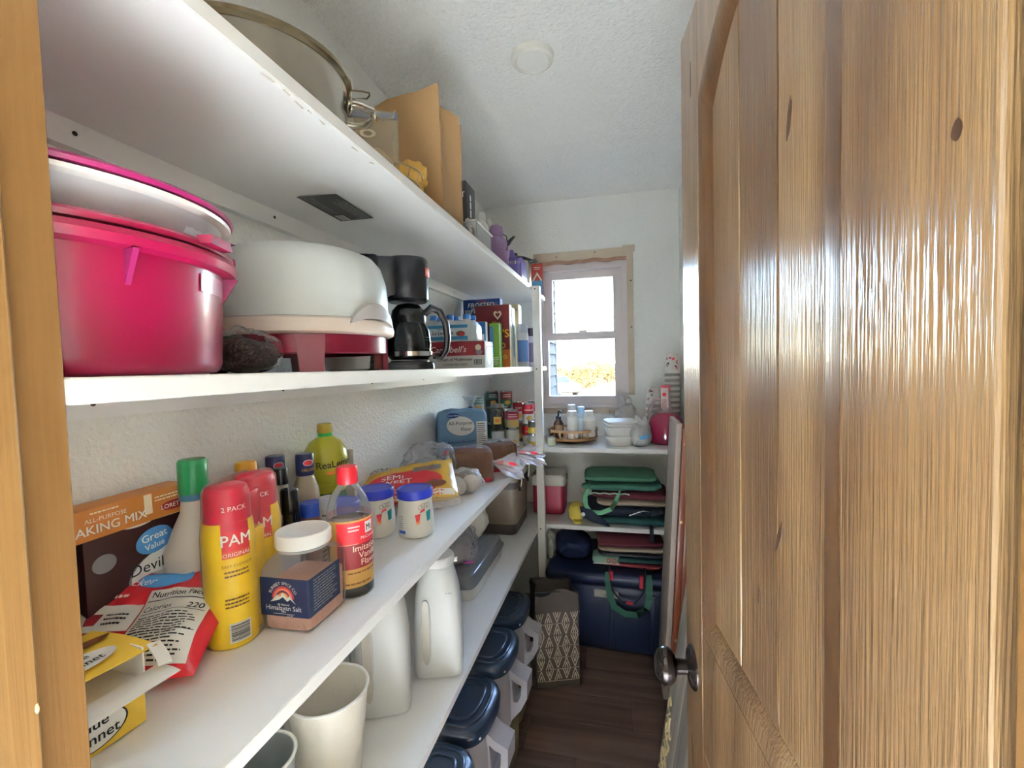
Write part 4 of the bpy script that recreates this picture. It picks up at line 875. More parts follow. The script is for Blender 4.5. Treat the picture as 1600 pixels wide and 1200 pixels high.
txt(sj, 'SUNSET SPICE CO', .0072, f1, 0, .058, PR('white'), curve=.0235, h=.0012); txt(sj, 'All Natural', .005, f1, 0, .0465, PR('white')); txt(sj, 'Himalayan Salt', .0115, f1, 0, .0385, PR('white'), bold=.01); txt(sj, 'Fine', .005, f1, 0, .0345, PR('white')); bars(sj, 'rule', f1, [(-.02, .02, .0322, .0327)], PR('white')); txt(sj, '2.2 lbs', .0042, f1, .012, .0292, PR('white')); fine(sj, f2_, -.044, .022, .034, .088, 11, PR('grey'), 21)
# vanilla bottle
vb = thing('vanilla_bottle', 'vanilla flavouring bottle with red cap and red and gold label', 'bottle', on('cnt', -.515, .772))
vv = math.atan2(-.772, .515)
ob('glass', lathe([(0, .002), (.038, 0), (.0415, .004), (.042, .012), (.042, .150), (.040, .165), (.033, .188), (.022, .205), (.0175, .212), (.017, .222)], 48), film('bottle_clear', 'e6eaec', .05, .04), vb)
ob('vanilla', lathe([(0, .003), (.037, .002), (.0405, .006), (.041, .13), (.0395, .142), (0, .142)], 44), mat('dark_vanilla', '1b0b0a', .15, var=.1), vb); ob('liquid_residue', shell([(.0413, .143), (.0405, .155)], 44), film('residue', 'caa0a0', .4, .2), vb)
ob('cap', lathe([(.0185, .213), (.0198, .216), (.0195, .242), (.018, .246), (0, .246)], 36), mat('vanilla_cap', 'b5202c', .35, var=.04), vb)
g = cyl(.0422, a0=vv + .45); gl_ = mat('label_gold', 'b98f4a', .5, var=.1)
patch(vb, 'gold_label', g, -.062, .052, .022, .150, gl_, nu=26, h=.0004); patch(vb, 'red_label', g, -.043, .052, .058, .146, PR('red'), nu=24, h=.0008); patch(vb, 'maroon_lower', g, -.043, .052, .058, .104, PR('maroon'), nu=24, h=.0010)
patch(vb, 'mark_panel', g, .010, .030, .121, .143, PR('white'), nu=6, h=.0012); txt(vb, 'Mc', .017, g, .020, .126, PR('black'), bold=.05, h=.0016, sx=.8); txt(vb, 'McCormick', .0085, g, .020, .112, PR('white'), h=.0014, shear=.1); txt(vb, 'Imitation', .0165, g, .014, .091, PR('cream'), h=.0016); txt(vb, 'Vanilla', .0165, g, .017, .077, PR('cream'), h=.0016); txt(vb, 'Flavor', .0165, g, .019, .063, PR('cream'), h=.0016); fine(vb, g, -.022, .0, .128, .141, 2, PR('white'), 8, h=.0014); bars(vb, 'rule', g, [(-.04, -.005, .1048, .1056)], PR('cream'), h=.0016); fine(vb, g, -.025, .035, .047, .054, 1, PR('brown'), 8, h=.0012); fine(vb, g, -.03, .03, .026, .034, 1, PR('brown'), 5)
# bottles behind
def bottle(name, label, x, y, prof, body, capprof, cap, bands=(), cat='bottle', rz=0, key='cnt', z=None, n=32):
    t = thing(name, label, cat, on(key, x, y) if z is None else (x, y, z)); ob('body', lathe(prof, n), body, t); ob('cap', lathe(capprof, n), cap, t)
    for nm, r, u0, u1, v0, v1, m in bands: patch(t, nm, cyl(r, a0=math.atan2(-y, -x) + rz), u0, u1, v0, v1, m, nu=12, h=.0006)
    return t
DRS = mat('dressing', 'a89880', .25, var=.06, coat=.4); KBL = mat('cap_navy', '171c42', .3, var=.05)
kp = [(0, .002), (.026, 0), (.0285, .004), (.0285, .12), (.030, .14), (.027, .165), (.019, .188), (.0175, .196)]; kc = [(.0195, .194), (.0205, .197), (.0200, .240), (.018, .244), (0, .244)]
for x, y, lb in ((-.757, .862, 'dressing bottle with dark blue cap, the one nearer the wall'), (-.708, .898, 'dressing bottle with dark blue cap, in front of the lemon juice')):
    t = bottle('dressing_bottle', lb, x, y, kp, DRS, kc, KBL, [('label', .0287, -.03, .03, .05, .13, mat('label_navy2', '1d2450', .45, var=.05))]); t['group'] = 'dressing bottles'
    a = math.atan2(-y, -x) + .35; g = cyl(.0205, a0=a); oval(t, 'cap_oval', g, 0, .224, .010, .006, PR('red')); oval(t, 'cap_oval_rim', g, 0, .224, .011, .007, PR('white'), ri=.85); txt(t, 'DELUXE', .008, g, 0, .205, PR('gold'))
    g = cyl(.0290, a0=a); oval(t, 'brand_oval', g, 0, .112, .014, .009, PR('white'), h=.001); txt(t, 'KRAFT', .0075, g, 0, .1095, PR('blue'), h=.0014, bold=.03); txt(t, 'DELUXE', .012, g, 0, .090, PR('white'), h=.001)
bottle('sauce_bottle', 'small pale bottle with black cap beside the red spray cap', -.693, .802, [(0, 0), (.021, 0), (.023, .004), (.023, .14), (.0135, .18), (.0125, .20)], mat('pale_sauce', 'b9ad98', .3), [(.0145, .197), (.0145, .228), (.013, .231), (0, .231)], BLK)
bottle('soy_bottle', 'dark soy sauce bottle with black cap behind the salt jar', -.648, .772, [(0, 0), (.024, 0), (.026, .004), (.026, .095), (.022, .115), (.0155, .13), (.0145, .15)], mat('soy_black', '0e0a0b', .12, var=.2, coat=.5), [(.0175, .148), (.0178, .152), (.0172, .192), (.0155, .196), (0, .196)], BLK, [('label', .0261, -.03, .03, .02, .08, mat('label_soy', '1b1a1c', .5))])
t = bottle('spice_bottle', 'slim clear spice bottle with striped writing beside the vanilla', -.592, .815, [(0, .002), (.0155, 0), (.0165, .003), (.0165, .15)], film('spice_clear', 'e4e0dc', .5, .1), [(.0172, .148), (.0172, .168), (.016, .170), (0, .170)], film('spice_cap', 'dcdcdc', .55, .1), [('label', .0168, -.02, .02, .02, .125, mat('label_pinkish', 'd9bcae', .5, var=.1))])
g = cyl(.0170, a0=math.atan2(-.815, .592)); bars(t, 'slanted_print', g, [], PR('maroon')) if 0 else None
for k in range(9): ob('slanted_print', ([g(-.014 + s * .010 + e, .03 + k * .010 + f_, .0012) for e, f_ in ((0, 0), (.001, -.002), (.009, .006), (.008, .008)) for s in (0,)] + [g(.002 + e, .03 + k * .010 + f_, .0012) for e, f_ in ((0, 0), (.001, -.002), (.009, .006), (.008, .008))], [(0, 1, 2, 3), (4, 5, 6, 7)]), PR('brown'), t)
fine(t, cyl(.0174, a0=math.atan2(-.815, .592)), -.012, .012, .132, .140, 1, PR('black'), 2)
bottle('seasoning_jar', 'small seasoning jar with bright blue lid beside the slim spice bottle', -.650, .838, [(0, 0), (.021, 0), (.022, .003), (.022, .118), (.020, .124)], mat('seasoning_brown', '8b5a4a', .5, bump=.3, bs=200, var=.2, vs=60), [(.0235, .122), (.0235, .146), (.021, .150), (0, .150)], mat('lid_blue', '27489e', .35, var=.03), cat='jar')
# lemon juice
lm = thing('lemon_juice', 'yellow-green lemon juice bottle, tallest on the counter by the wall', 'bottle', on('cnt', -.733, 1.010)); la = math.atan2(-1.01, .733)
ob('base', lathe([(0, .002), (.040, 0), (.047, .006), (.050, .05), (.052, .10), (.045, .128), (.044, .138)], 44), mat('lemon_green', '1f5c2c', .25, var=.06, trans=.15), lm)
ob('fruit', lathe([(.045, .128), (.049, .150), (.0545, .180), (.055, .205), (.050, .232), (.038, .253), (.022, .264), (.0175, .267)], 44), mat('lemon_yellow', 'a8a02a', .3, var=.06), lm)
ob('leaf_tip', sheet(lambda u, v: (lambda g_: g_((u - .5) * .07 * (1 - v), .150 - .03 * v + .012 * abs(u - .5), .001))(cyl(lambda z: .0475 + (z - .12) * .16, a0=la + .25)), 8, 4, .0012), MATS['lemon_yellow'], lm)
ob('neck', lathe([(.0175, .266), (.0175, .278), (0, .278)], 30), mat('neck_green', '2f9a42', .3), lm); ob('cap', lathe([(.0185, .276), (.0192, .279), (.0185, .296), (.016, .299), (0, .299)], 30), mat('cap_olive', 'a68f2e', .4), lm)
g = cyl(lambda z: .055, a0=la + .5); txt(lm, 'ReaLemon', .024, g, 0, .195, PR('black'), bold=.015, h=.0012, rot=.05); oval(lm, 'swoosh', g, 0, .183, .030, .005, PR('orange'), h=.001, rot=.1)
kb_ = thing('brown_box', 'narrow brown box against the wall behind the lemon juice', 'box', on('cnt', -.770, 1.135)); ob('carton', cbox(.038, .05, .205, .001), mat('kraft_card', '8a7350', .7), kb_); ob('flap', cbox(.036, .02, .0015, 0, (0, -.012, .2055)), MATS['kraft_card'], kb_)
# blue-lidded jars
JW = mat('jar_white', 'e3ddd0', .35, var=.02); JB = mat('jar_lid_blue', '23309a', .35, var=.04)
def drinkjar(x, y, lb):
    t = thing('frosting_jar', lb, 'jar', on('cnt', x, y), group='white jars with blue lids'); a = math.atan2(-y, -x)
    ob('body', lathe([(0, .003), (.038, 0), (.0445, .004), (.0470, .014), (.0465, .05), (.0435, .085), (.0425, .102)], 44), JW, t)
    ob('lid', lathe([(.0445, .100), (.0465, .102), (.0465, .120), (.0445, .1235), (.041, .1235), (.039, .1215), (0, .1215)], 44), JB, t)
    g = cyl(lambda z: .0472 if z < .03 else .0472 - (z - .03) * .055, a0=a)
    poly(t, 'red_cup', g, [(-.002, .064), (.012, .066), (.009, .048), (.001, .046)], PR('red')); poly(t, 'orange_foot', g, [(.001, .046), (.009, .048), (.010, .042), (.002, .040)], PR('orange')); poly(t, 'teal_cup', g, [(.027, .068), (.042, .072), (.040, .046), (.029, .044)], PR('teal')); poly(t, 'red_scarf', g, [(.010, .067), (.024, .072), (.023, .078), (.012, .073)], PR('red'), h=.001)
    for u in (.012, .019, .026, .033): oval(t, 'puff_outline', g, u, .082 + .003 * (u > .015), .0055, .006, PR('black'), ri=.86, h=.001)
    patch(t, 'blue_corner', g, -.05, -.028, .016, .024, PR('blue'), nu=5); fine(t, g, -.048, -.032, .028, .062, 6, PR('grey'), 3)
    return t
drinkjar(-.522, 1.078, 'white jar with blue lid nearest the shelf edge'); drinkjar(-.625, 1.062, 'white jar with blue lid just behind the vanilla bottle'); drinkjar(-.648, .936, 'white jar with blue lid hidden behind the vanilla bottle neck')
# chocolate-chip bag lying down
ch = thing('chocolate_chip_bag', 'yellow and red bag of chocolate chips lying on the counter', 'bag', (-.606, 1.205, sz('cnt', 1.2) + .030), rot=(math.radians(-74), math.radians(-6), math.radians(24)))
ob('bag', pouch(.30, .25, .052, .006, 14, 21, 34, 28, .14), mat('chip_yellow', 'cfa32c', .3, var=.1, vs=12, coat=.2), ch)
def cf_(a, b, h=0):
    u, v = a / .30 + .5, b / .25
    e = max(0, min(1, min(u, 1 - u) / .22)); g_ = max(0, min(1, (min(v, 1 - v) - .049) / .22)); f = math.sqrt(max(0, 1 - (1 - e) ** 2)) * math.sqrt(max(0, 1 - (1 - g_) ** 2))
    d = noise.noise(Vector((a * 14, b * 14, 21 * 7.7))) + .5 * noise.noise(Vector((a * 14 * 2.7, b * 14 * 2.7, 21)))
    return Vector((a, -.026 * f + d * .006 * (.3 + f) - .0008 - h, b))
cf_.curved = True
oval(ch, 'red_shape', cf_, -.015, .088, .125, .082, PR('red'), h=.0006, n=40, ri=.02); patch(ch, 'white_corner', cf_, -.145, -.06, .185, .235, PR('white'), nu=8, nv=5, h=.0004); txt(ch, 'TOLL', .034, cf_, -.095, .208, PR('black'), h=.0012, bold=.02); txt(ch, 'HOUSE', .022, cf_, -.095, .188, PR('black'), h=.0012, bold=.02); patch(ch, 'brown_tab', cf_, -.03, .045, .205, .235, PR('gold'), nu=8, nv=4, h=.0008); fine(ch, cf_, -.026, .041, .208, .232, 2, PR('black'), 9, h=.0014)
txt(ch, 'SEMI', .036, cf_, -.045, .125, PR('white'), h=.0014, bold=.03); txt(ch, 'SWEET', .036, cf_, -.04, .092, PR('white'), h=.0014, bold=.03); fine(ch, cf_, -.09, .0, .04, .06, 2, PR('cream'), 8); patch(ch, 'blue_strip', cf_, .02, .11, .150, .180, PR('grey'), nu=8, nv=4, h=.0008); fine(ch, cf_, .025, .105, .152, .178, 3, PR('brown'), 2, h=.0014); patch(ch, 'white_strip', cf_, -.06, .14, .012, .034, PR('white'), nu=14, nv=3, h=.0008); fine(ch, cf_, -.05, .13, .014, .032, 2, PR('orange'), 12, h=.0014)
oval(ch, 'chocolate_print', cf_, .085, .06, .035, .02, PR('brown'), h=.0009, ri=.02)
ob('clear_end', pouch(.31, .05, .02, .008, 30, 5, 24, 8), CLRM, ch, (.0, .004, -.028))
# clear produce bags, bread, flour
c1 = thing('produce_bag', 'large crumpled clear plastic bag behind the chocolate chips', 'plastic bag', on('cnt', -.680, 1.53), .5)
ob('film', blob(.18, .17, .155, amp=.022, fr=13, seed=31, nu=90, nv=56, ridge=.5), film('bag_haze', 'e8e6ee', .12, .1, .8, 30), c1); ob('inner_fold', blob(.13, .13, .10, amp=.022, fr=17, seed=33, nu=60, nv=40, ridge=.5), film('bag_haze2', 'eeeef2', .10, .1, .8, 30), c1); ob('contents', blob(.11, .12, .06, amp=.012, fr=20, seed=32), mat('pale_goods', 'd4cabc', .7, var=.15), c1)
c2 = thing('roll_bag', 'small clear bag of white rolls beside the chocolate chips', 'plastic bag', on('cnt', -.525, 1.470), .8); ob('film', blob(.14, .105, .085, amp=.012, fr=26, seed=35, nu=44, nv=28), CLRM, c2); ob('bread_roll', blob(.06, .09, .058, amp=.003, fr=20, seed=36, c=(-.032, 0, .003)), mat('roll_white', 'd9cdbf', .7, var=.1), c2); ob('bread_roll', blob(.06, .085, .055, amp=.003, fr=20, seed=37, c=(.032, 0, .003)), MATS['roll_white'], c2)
CR = mat('bread_crust', '6b4126', .8, bump=.4, bs=60, var=.15, vs=14); CRB = mat('bread_crumb', 'a9805a', .9, bump=.5, bs=120, var=.12)
def loaf(x, y, rz, L, W, H, lb, tail, seed):
    t = thing('bread_loaf', lb, 'bread', on('cnt', x, y), rz, group='bagged loaves')
    prof = [(-W * .46, .002), (W * .46, .002), (W * .47, H * .55), (W * .5, H * .78), (W * .42, H * .95), (W * .2, H), (-W * .2, H), (-W * .42, H * .95), (-W * .5, H * .78), (-W * .47, H * .55)]
    n = 10
    for k in range(n):   # slices
        ob('slice', prism([(a * (1 - .02 * (k % 2)), b) for a, b in prof], -L / 2 + L * k / n + .0006, -L / 2 + L * (k + 1) / n - .0006, 'y'), CR if k % 9 == 0 else (CRB if 0 else CR), t)
    ob('wrapper', xf(blob(W * 1.1, L * 1.12, H * 1.12, p=5, pz=4.5, amp=.005, fr=30, seed=seed, nu=40, nv=22), (0, 0, 0)), film('bread_film', 'f3eeee', .04, .08, .9, 40), t)
    ob('red_band', loft([(.0015, W * .56, L * .57, 6), (.016, W * .565, L * .575, 6)], 40, (0, 0)), mat('wrapper_red', 'a0142a', .25, alpha=.75, var=.05), t)
    def tl(u, v):   # gathered tail fanning out of a twist
        r = .010 + .045 * max(0, v - .18) ** .9 * 1.3; a = 2 * PI * u; k = 1 + .28 * sin(9 * a + 3 * v) + .12 * sin(17 * a)
        return Vector((r * k * cos(a) * 1.1 * (1 + .3 * v), L * .52 + .11 * v, max(.004, H * .30 * (1 - v) + .028 + r * k * sin(a) * .8)))
    ob('bag_tail', sheet(lambda u, v: tl(u, v), 54, 10, .0004), film('tail_film', 'f2eaea', .35, .12, .3), t)
    for q, (v0, v1) in enumerate(((.22, .42), (.6, .8))):
        for s in (0, 2, 3): ob('red_stripe', sheet(lambda u, v: tl(.04 + .2 * s + .10 * u, v0 + (v1 - v0) * v) * 1.0 + Vector((0, 0, .0015)), 6, 4, .0005), mat('stripe_red', 'c01c2b', .3, var=.05), t)
    return t
loaf(-.565, 1.655, math.radians(-64), .155, .115, .118, 'bagged brown loaf of bread nearest the shelf edge', 1, 41)
loaf(-.500, 1.865, math.radians(-52), .12, .105, .112, 'second bagged brown loaf, close to the blue flour bag', 1, 43)
fb = thing('flour_bag', 'light blue paper bag of flour behind the bread', 'flour bag', on('cnt', -.685, 1.905), math.radians(31))
ob('bag', blob(.225, .085, .255, p=5, pz=7, amp=.005, fr=16, seed=51, nu=40, nv=26), mat('flour_blue', '6f93b3', .6, bump=.25, bs=25, var=.08), fb); f = flat((0, -.0455, 0), (1, 0, 0), (0, 0, 1))
oval(fb, 'white_oval', f, -.012, .185, .062, .042, PR('white'), h=.002, rot=-.15); oval(fb, 'brand_badge', f, -.045, .232, .028, .011, PR('blue'), h=.0035); txt(fb, 'Great Value', .010, f, -.045, .229, PR('white'), h=.0042, bold=.02); txt(fb, 'All-Purpose', .0225, f, -.012, .190, PR('black'), h=.003); txt(fb, 'Flour', .0225, f, .012, .163, PR('black'), h=.003); txt(fb, 'Enriched Bleached', .016, f, -.01, .110, PR('navy'), h=.003, bold=.02); patch(fb, 'nutrition_panel', f, .058, .105, .07, .20, PR('white'), h=.0025); fine(fb, f, .061, .102, .074, .195, 14, PR('black'), 5, h=.003); patch(fb, 'red_strip', f, -.09, .05, .06, .085, PR('red'), h=.002); fine(fb, f, -.05, .04, .064, .082, 2, PR('white'), 5, h=.003)
tb_ = thing('tied_bag', 'clear bag with a flared tied top peeking over the flour bag', 'plastic bag', on('cnt', -.705, 2.10)); ob('film', blob(.12, .12, .24, amp=.012, fr=22, seed=55, nu=36, nv=26), CLRM, tb_); ob('flared_top', shell([(.008, .238), (.010, .25), (.022, .275), (.040, .30), (.036, .302), (.02, .278)], 26), CLRM, tb_); ob('contents', blob(.10, .10, .17, amp=.008, fr=22, seed=56), mat('white_goods', 'dcd7cc', .7), tb_); ob('twist_tie', tube(arc((0, 0, .246), .011, 0, 2 * PI, 12, 'xy')[:-1], .003, 6, True), BLK, tb_)
# canned goods, stacked in the corner
TIN = mat('tin', 'b9b7b2', .25, metal=1, var=.05)
def can(x, y, z, r, h, col, lb, words_=None, col2=None, ink='white', grp='canned goods in the corner', frac=.5):
    t = thing('food_can', lb, 'can', (x, y, z), group=grp)
    ob('tin', lathe([(0, .003), (r * .92, .003), (r * .95, 0), (r, .001), (r, .003), (r * .975, .005), (r * .975, h - .005), (r, h - .003), (r, h), (r * .95, h), (r * .92, h - .003), (0, h - .003)], 28), TIN, t)
    ob('label', shell([(r * .98, .007), (r * .98, h - .007)], 28), mat('can_' + col, col, .45, var=.06, vs=40), t); a = math.atan2(-y, -x) + .2
    g = cyl(r * .98, a0=a)
    if col2: ob('label_band', shell([(r * .985, h * frac), (r * .985, h - .007)], 28), mat('can_' + col2, col2, .45, var=.05), t)
    if words_ == '': fine(t, g, -r * .75, r * .75, h * .60, h * .84, 2, PR(ink), 5, h=.0016)
    elif words_: txt(t, words_, r * .62 * min(1, 6 / len(words_)), g, 0, h * .66, PR(ink), h=.0016, bold=.02, shear=.2)
    oval(t, 'picture', g, 0, h * .3, r * .5, h * .13, PR('gold'), h=.0012)
    return t
Z0 = sz('cnt', 2.5) + .001
L2 = [ # x, y, stack from the bottom: (r, h, colour, label, word, second colour)
 (-.752, 2.37, [(.036, .098, '8f9a6a', 'olive-labelled can at the bottom of the stack behind the flour', None, None), (.036, .098, 'b9b4a8', 'grey-labelled can in the middle of the stack behind the flour', None, None), (.034, .09, 'cfd2cc', 'pale green-lidded can topping the stack behind the flour', '', '7fa08a')]),
 (-.752, 2.665, [(.036, .098, '2f5b52', 'green-labelled can at the bottom of the stack nearest the back corner', None, None), (.036, .098, '44555a', 'slate-labelled can in the middle of the stack nearest the back corner', None, None), (.036, .098, '28303a', 'black-labelled can topping the stack nearest the back corner', '', '3f6f66')]),
 (-.662, 2.66, [(.036, .098, '6d8f7a', 'sage-labelled can at the bottom, right of the corner stack', None, None), (.036, .098, '9db5a4', 'light green-labelled can in the middle, right of the corner stack', None, None), (.036, .098, '2f6a4a', 'green and red can topping the stack right of the corner', '', 'a9443a')]),
 (-.640, 2.36, [(.037, .100, 'dfdcd4', 'white can with a small black animal below the dark jar', None, None)]),
 (-.568, 2.40, [(.038, .105, 'd8d5c4', 'cream can at the bottom under the pink and yellow can', None, None), (.038, .100, 'c9b27a', 'pink and yellow can left of the red soup cans', '', 'b5344a')]),
 (-.575, 2.60, [(.035, .118, '8b5a34', 'brown-labelled can behind the pink and yellow can', None, None), (.035, .118, 'd9d4cc', 'red and white soup can in the rear stack', "Campbell's", 'a81f2a')]),
 (-.492, 2.47, [(.034, .118, 'e6e2da', 'red and white soup can at the bottom beside the post', "Campbell's", 'b01e2a'), (.034, .118, 'e6e2da', 'red and white soup can on top beside the post', "Campbell's", 'b01e2a')]),
 (-.488, 2.62, [(.034, .118, 'e0d8cc', 'lower red and white soup can behind the post', None, 'b01e2a'), (.034, .118, 'e0d8cc', 'upper red and white soup can behind the post', None, 'b01e2a')]),
 (-.452, 2.395, [(.027, .075, 'd9b93a', 'small yellow can at the bottom, touching the post', None, 'cfcac0'), (.027, .075, 'd9b93a', 'small yellow can on top, touching the post', None, '4a4436')])]
for x, y, st_ in L2:
    z = Z0
    for r, h, col, lb, wd, c2_ in st_: can(x, y, z, r, h, col, lb, wd, c2_); z += h + .0005
pg = [o for o in bpy.data.objects if o.get('label', '').startswith('white can with a small black')][0]; g = cyl(.0365, a0=math.atan2(-2.36, .64) + .2); oval(pg, 'animal_mark', g, 0, .04, .014, .009, PR('black'), h=.0016); bars(pg, 'animal_legs', g, [(-.010, -.006, .026, .036), (.005, .009, .026, .036)], PR('black'), h=.0016)
oj = thing('olive_jar', 'dark jar with gold label standing on the white can', 'jar', (-.640, 2.36, Z0 + .1010)); ob('glass', lathe([(0, .002), (.036, 0), (.039, .004), (.039, .10), (.034, .118), (.033, .125)], 32), mat('olive_dark', '2c2a1c', .12, var=.3, vs=50, coat=.6), oj); ob('lid', lathe([(.035, .122), (.036, .124), (.036, .140), (.034, .142), (0, .142)], 32), mat('lid_dull', '8f8a80', .35, metal=.6), oj); patch(oj, 'label', cyl(.0393, a0=math.atan2(-2.36, .64)), -.022, .022, .035, .075, PR('gold'), nu=8); oval(oj, 'label_mark', cyl(.0393, a0=math.atan2(-2.36, .64)), 0, .055, .012, .010, PR('orange'), h=.001)
# ================================================================ lowest long shelf
FRJ = mat('frosted_jug', 'd5d5d2', .42, var=.02, trans=.12); JLID = mat('jug_lid', 'c6c4c0', .45, var=.02)
def jug(x, y, rz, lb, lid=True, s=1, grp='frosted jugs'):
    t = thing('frosted_jug', lb, 'jug', on('low', x, y), rz, group=grp)
    secs = [(0, .058, .052, 5), (.006, .066, .060, 5), (.03, .068, .062, 5), (.16, .066, .060, 4.5), (.22, .060, .055, 3.6), (.262, .050, .048, 2.6), (.278, .045, .045, 2), (.288, .044, .044, 2)]
    ob('body', loft([(z * s, a, b, p, 0, 0) for z, a, b, p in secs], 56), FRJ, t)
    def slot(u, v):   # recessed grip
        a = 2 * PI * u; return None
    n = 20; ptsz = [(.012 * cos(2 * PI * i / n), .125 * s + .085 * s * math.copysign(abs(sin(2 * PI * i / n)) ** .35, sin(2 * PI * i / n))) for i in range(n)]
    ob('grip_recess', ([(-.030 + a, -.0625 + .0045 * max(0, (b - .16 * s)) / .06, b) for a, b in ptsz], [tuple(range(n))]), mat('grip_shade', 'b3aca0', .5, var=.03), t)
    ob('grip_rim', tube([(-.030 + a, -.0622 + .0045 * max(0, (b - .16 * s)) / .06, b) for a, b in ptsz], .0022, 6, True), FRJ, t)
    if lid:
        l = ob('lid', lathe([(.046, .284 * s), (.049, .287 * s), (.049, .303 * s), (.046, .308 * s), (0, .309 * s)], 44), JLID, t); ob('spout_tab', cbox(.016, .012, .012, .002, (.05, 0, .285 * s)), JLID, l)
    else: ob('neck_ring', shell([(.044, .286 * s), (.047, .288 * s), (.047, .296 * s), (.043, .297 * s)], 40), FRJ, t)
    return t
j1 = jug(-.505, 1.165, math.radians(18), 'frosted white jug with a grey-white screw lid near the shelf edge', True, 1.05)
fine(j1, flat((0, -.060, 0), (1, 0, 0), (0, 0, 1)), .024, .048, .233, .243, 1, PR('grey'), 2)
jug(-.590, 1.005, math.radians(24), 'frosted jug without a lid standing behind the big white cup', False, 1.08)
jug(-.705, .905, math.radians(20), 'frosted jug half hidden at the back behind the big white cup', False, 1.08)
def cup(name, lb, x, y, r0, r1, h, m, rim):
    t = thing(name, lb, 'cup', on('low', x, y)); ob('wall', lathe([(0, .002), (r0 * .95, 0), (r0, .003), (r1, h), (r1 - .004, h), (r0 - .004, .008), (0, .007)], 56), m, t)
    ob('rim', tube(arc((0, 0, h), r1, 0, 2 * PI, 56, 'xy')[:-1], .003, 8, True), rim, t); return t
cup('foam_cup', 'large open white plastic cup with scuffed sides on the lowest shelf', -.592, .790, .058, .078, .188, mat('scuffed_white', 'd9d2c4', .35, bump=.35, bs=30, var=.06, vs=12), WPL)
cup('grey_cup', 'open grey translucent cup at the front end of the lowest shelf', -.625, .640, .045, .058, .165, mat('grey_frost', 'a3aaa8', .35, var=.04, trans=.15), WPL)
pn = thing('covered_pan', 'flat white pan with a clear plastic cover on the lowest shelf', 'pan', on('low', -.622, 1.725), math.radians(-1))
ob('pan', join(loft([(0, .095, .205, 10), (.006, .104, .214, 10), (.045, .110, .222, 10), (.052, .113, .226, 10), (.052, .108, .22, 10), (.01, .10, .208, 10)], 56, (1, 1))), mat('pan_enamel', 'cfcdc8', .4), pn)
ob('cover', loft([(.053, .114, .227, 10), (.058, .113, .226, 10), (.066, .106, .219, 9), (.090, .100, .212, 9), (.094, .094, .206, 9)], 56), film('cover_clear', 'a9adb2', .5, .08), pn); ob('cover_ridge', loft([(.0945, .07, .18, 9), (.098, .066, .176, 9)], 48), film('cover_ridge', 'b9bdc2', .45, .08), pn)
lb_ = thing('goods_bag', 'crumpled clear bag with a purple tag lying on the covered pan', 'plastic bag', (-.632, 1.64, sz('low', 1.64) + .099), .3); ob('film', blob(.17, .22, .13, amp=.02, fr=15, seed=61, nu=70, nv=44, ridge=.5), film('bag_grey', 'd8d4d8', .16, .1, .8, 30), lb_); ob('contents', blob(.12, .16, .085, amp=.014, fr=22, seed=62), mat('grey_goods', 'aaa5a0', .7, var=.2, vs=25), lb_); ob('purple_tag', cbox(.04, .012, .008, .002, (.055, -.092, .02)), mat('tag_purple', '9c3f86', .4), lb_)
sk_ = thing('cloth_sack', 'soft white cloth bundle between covered pan and beige cooler', 'bag', (-.640, 1.865, sz('low', 1.9) + .099), .2); ob('bundle', blob(.15, .12, .15, amp=.014, fr=16, seed=64, nu=40, nv=28, ridge=.3), mat('offwhite_cloth', 'd8d2c6', .85), sk_); ob('knot', blob(.035, .03, .04, amp=.006, fr=60, seed=65, c=(.01, -.01, .145), flat=False), MATS['offwhite_cloth'], sk_)
BEI = mat('cooler_beige', '8d8072', .5, var=.03); BRN = mat('cooler_brown', '4c4240', .5, var=.05)
co = thing('beige_cooler', 'beige cooler with dark brown bands and wire handle on the lowest shelf', 'cooler', on('low', -.638, 2.330))
ob('base_band', loft([(0, .125, .152, 9), (.008, .130, .157, 9), (.055, .132, .159, 9)], 56), BRN, co); ob('body', loft([(.055, .131, .158, 9), (.235, .136, .163, 9)], 56), BEI, co); ob('upper_band', loft([(.235, .138, .165, 9), (.268, .139, .166, 9)], 56), BRN, co); ob('lid', loft([(.268, .137, .164, 9), (.310, .134, .161, 9), (.332, .124, .151, 7), (.340, .10, .125, 6)], 56), mat('cooler_lid', 'b3a897', .5), co)
ob('wire_handle', tube([(.145, -.10, .225), (.152, -.10, .26), (.152, -.10, .345), (.152, .10, .345), (.152, .10, .26), (.145, .10, .225)], .004, 8), WIRE, co)
for y in (-.10, .10): ob('handle_pivot', lathe([(0, 0), (.012, 0), (.012, .012), (0, .012)], 16), SCREW, co, (.137, y, .225), (0, PI / 2, 0))

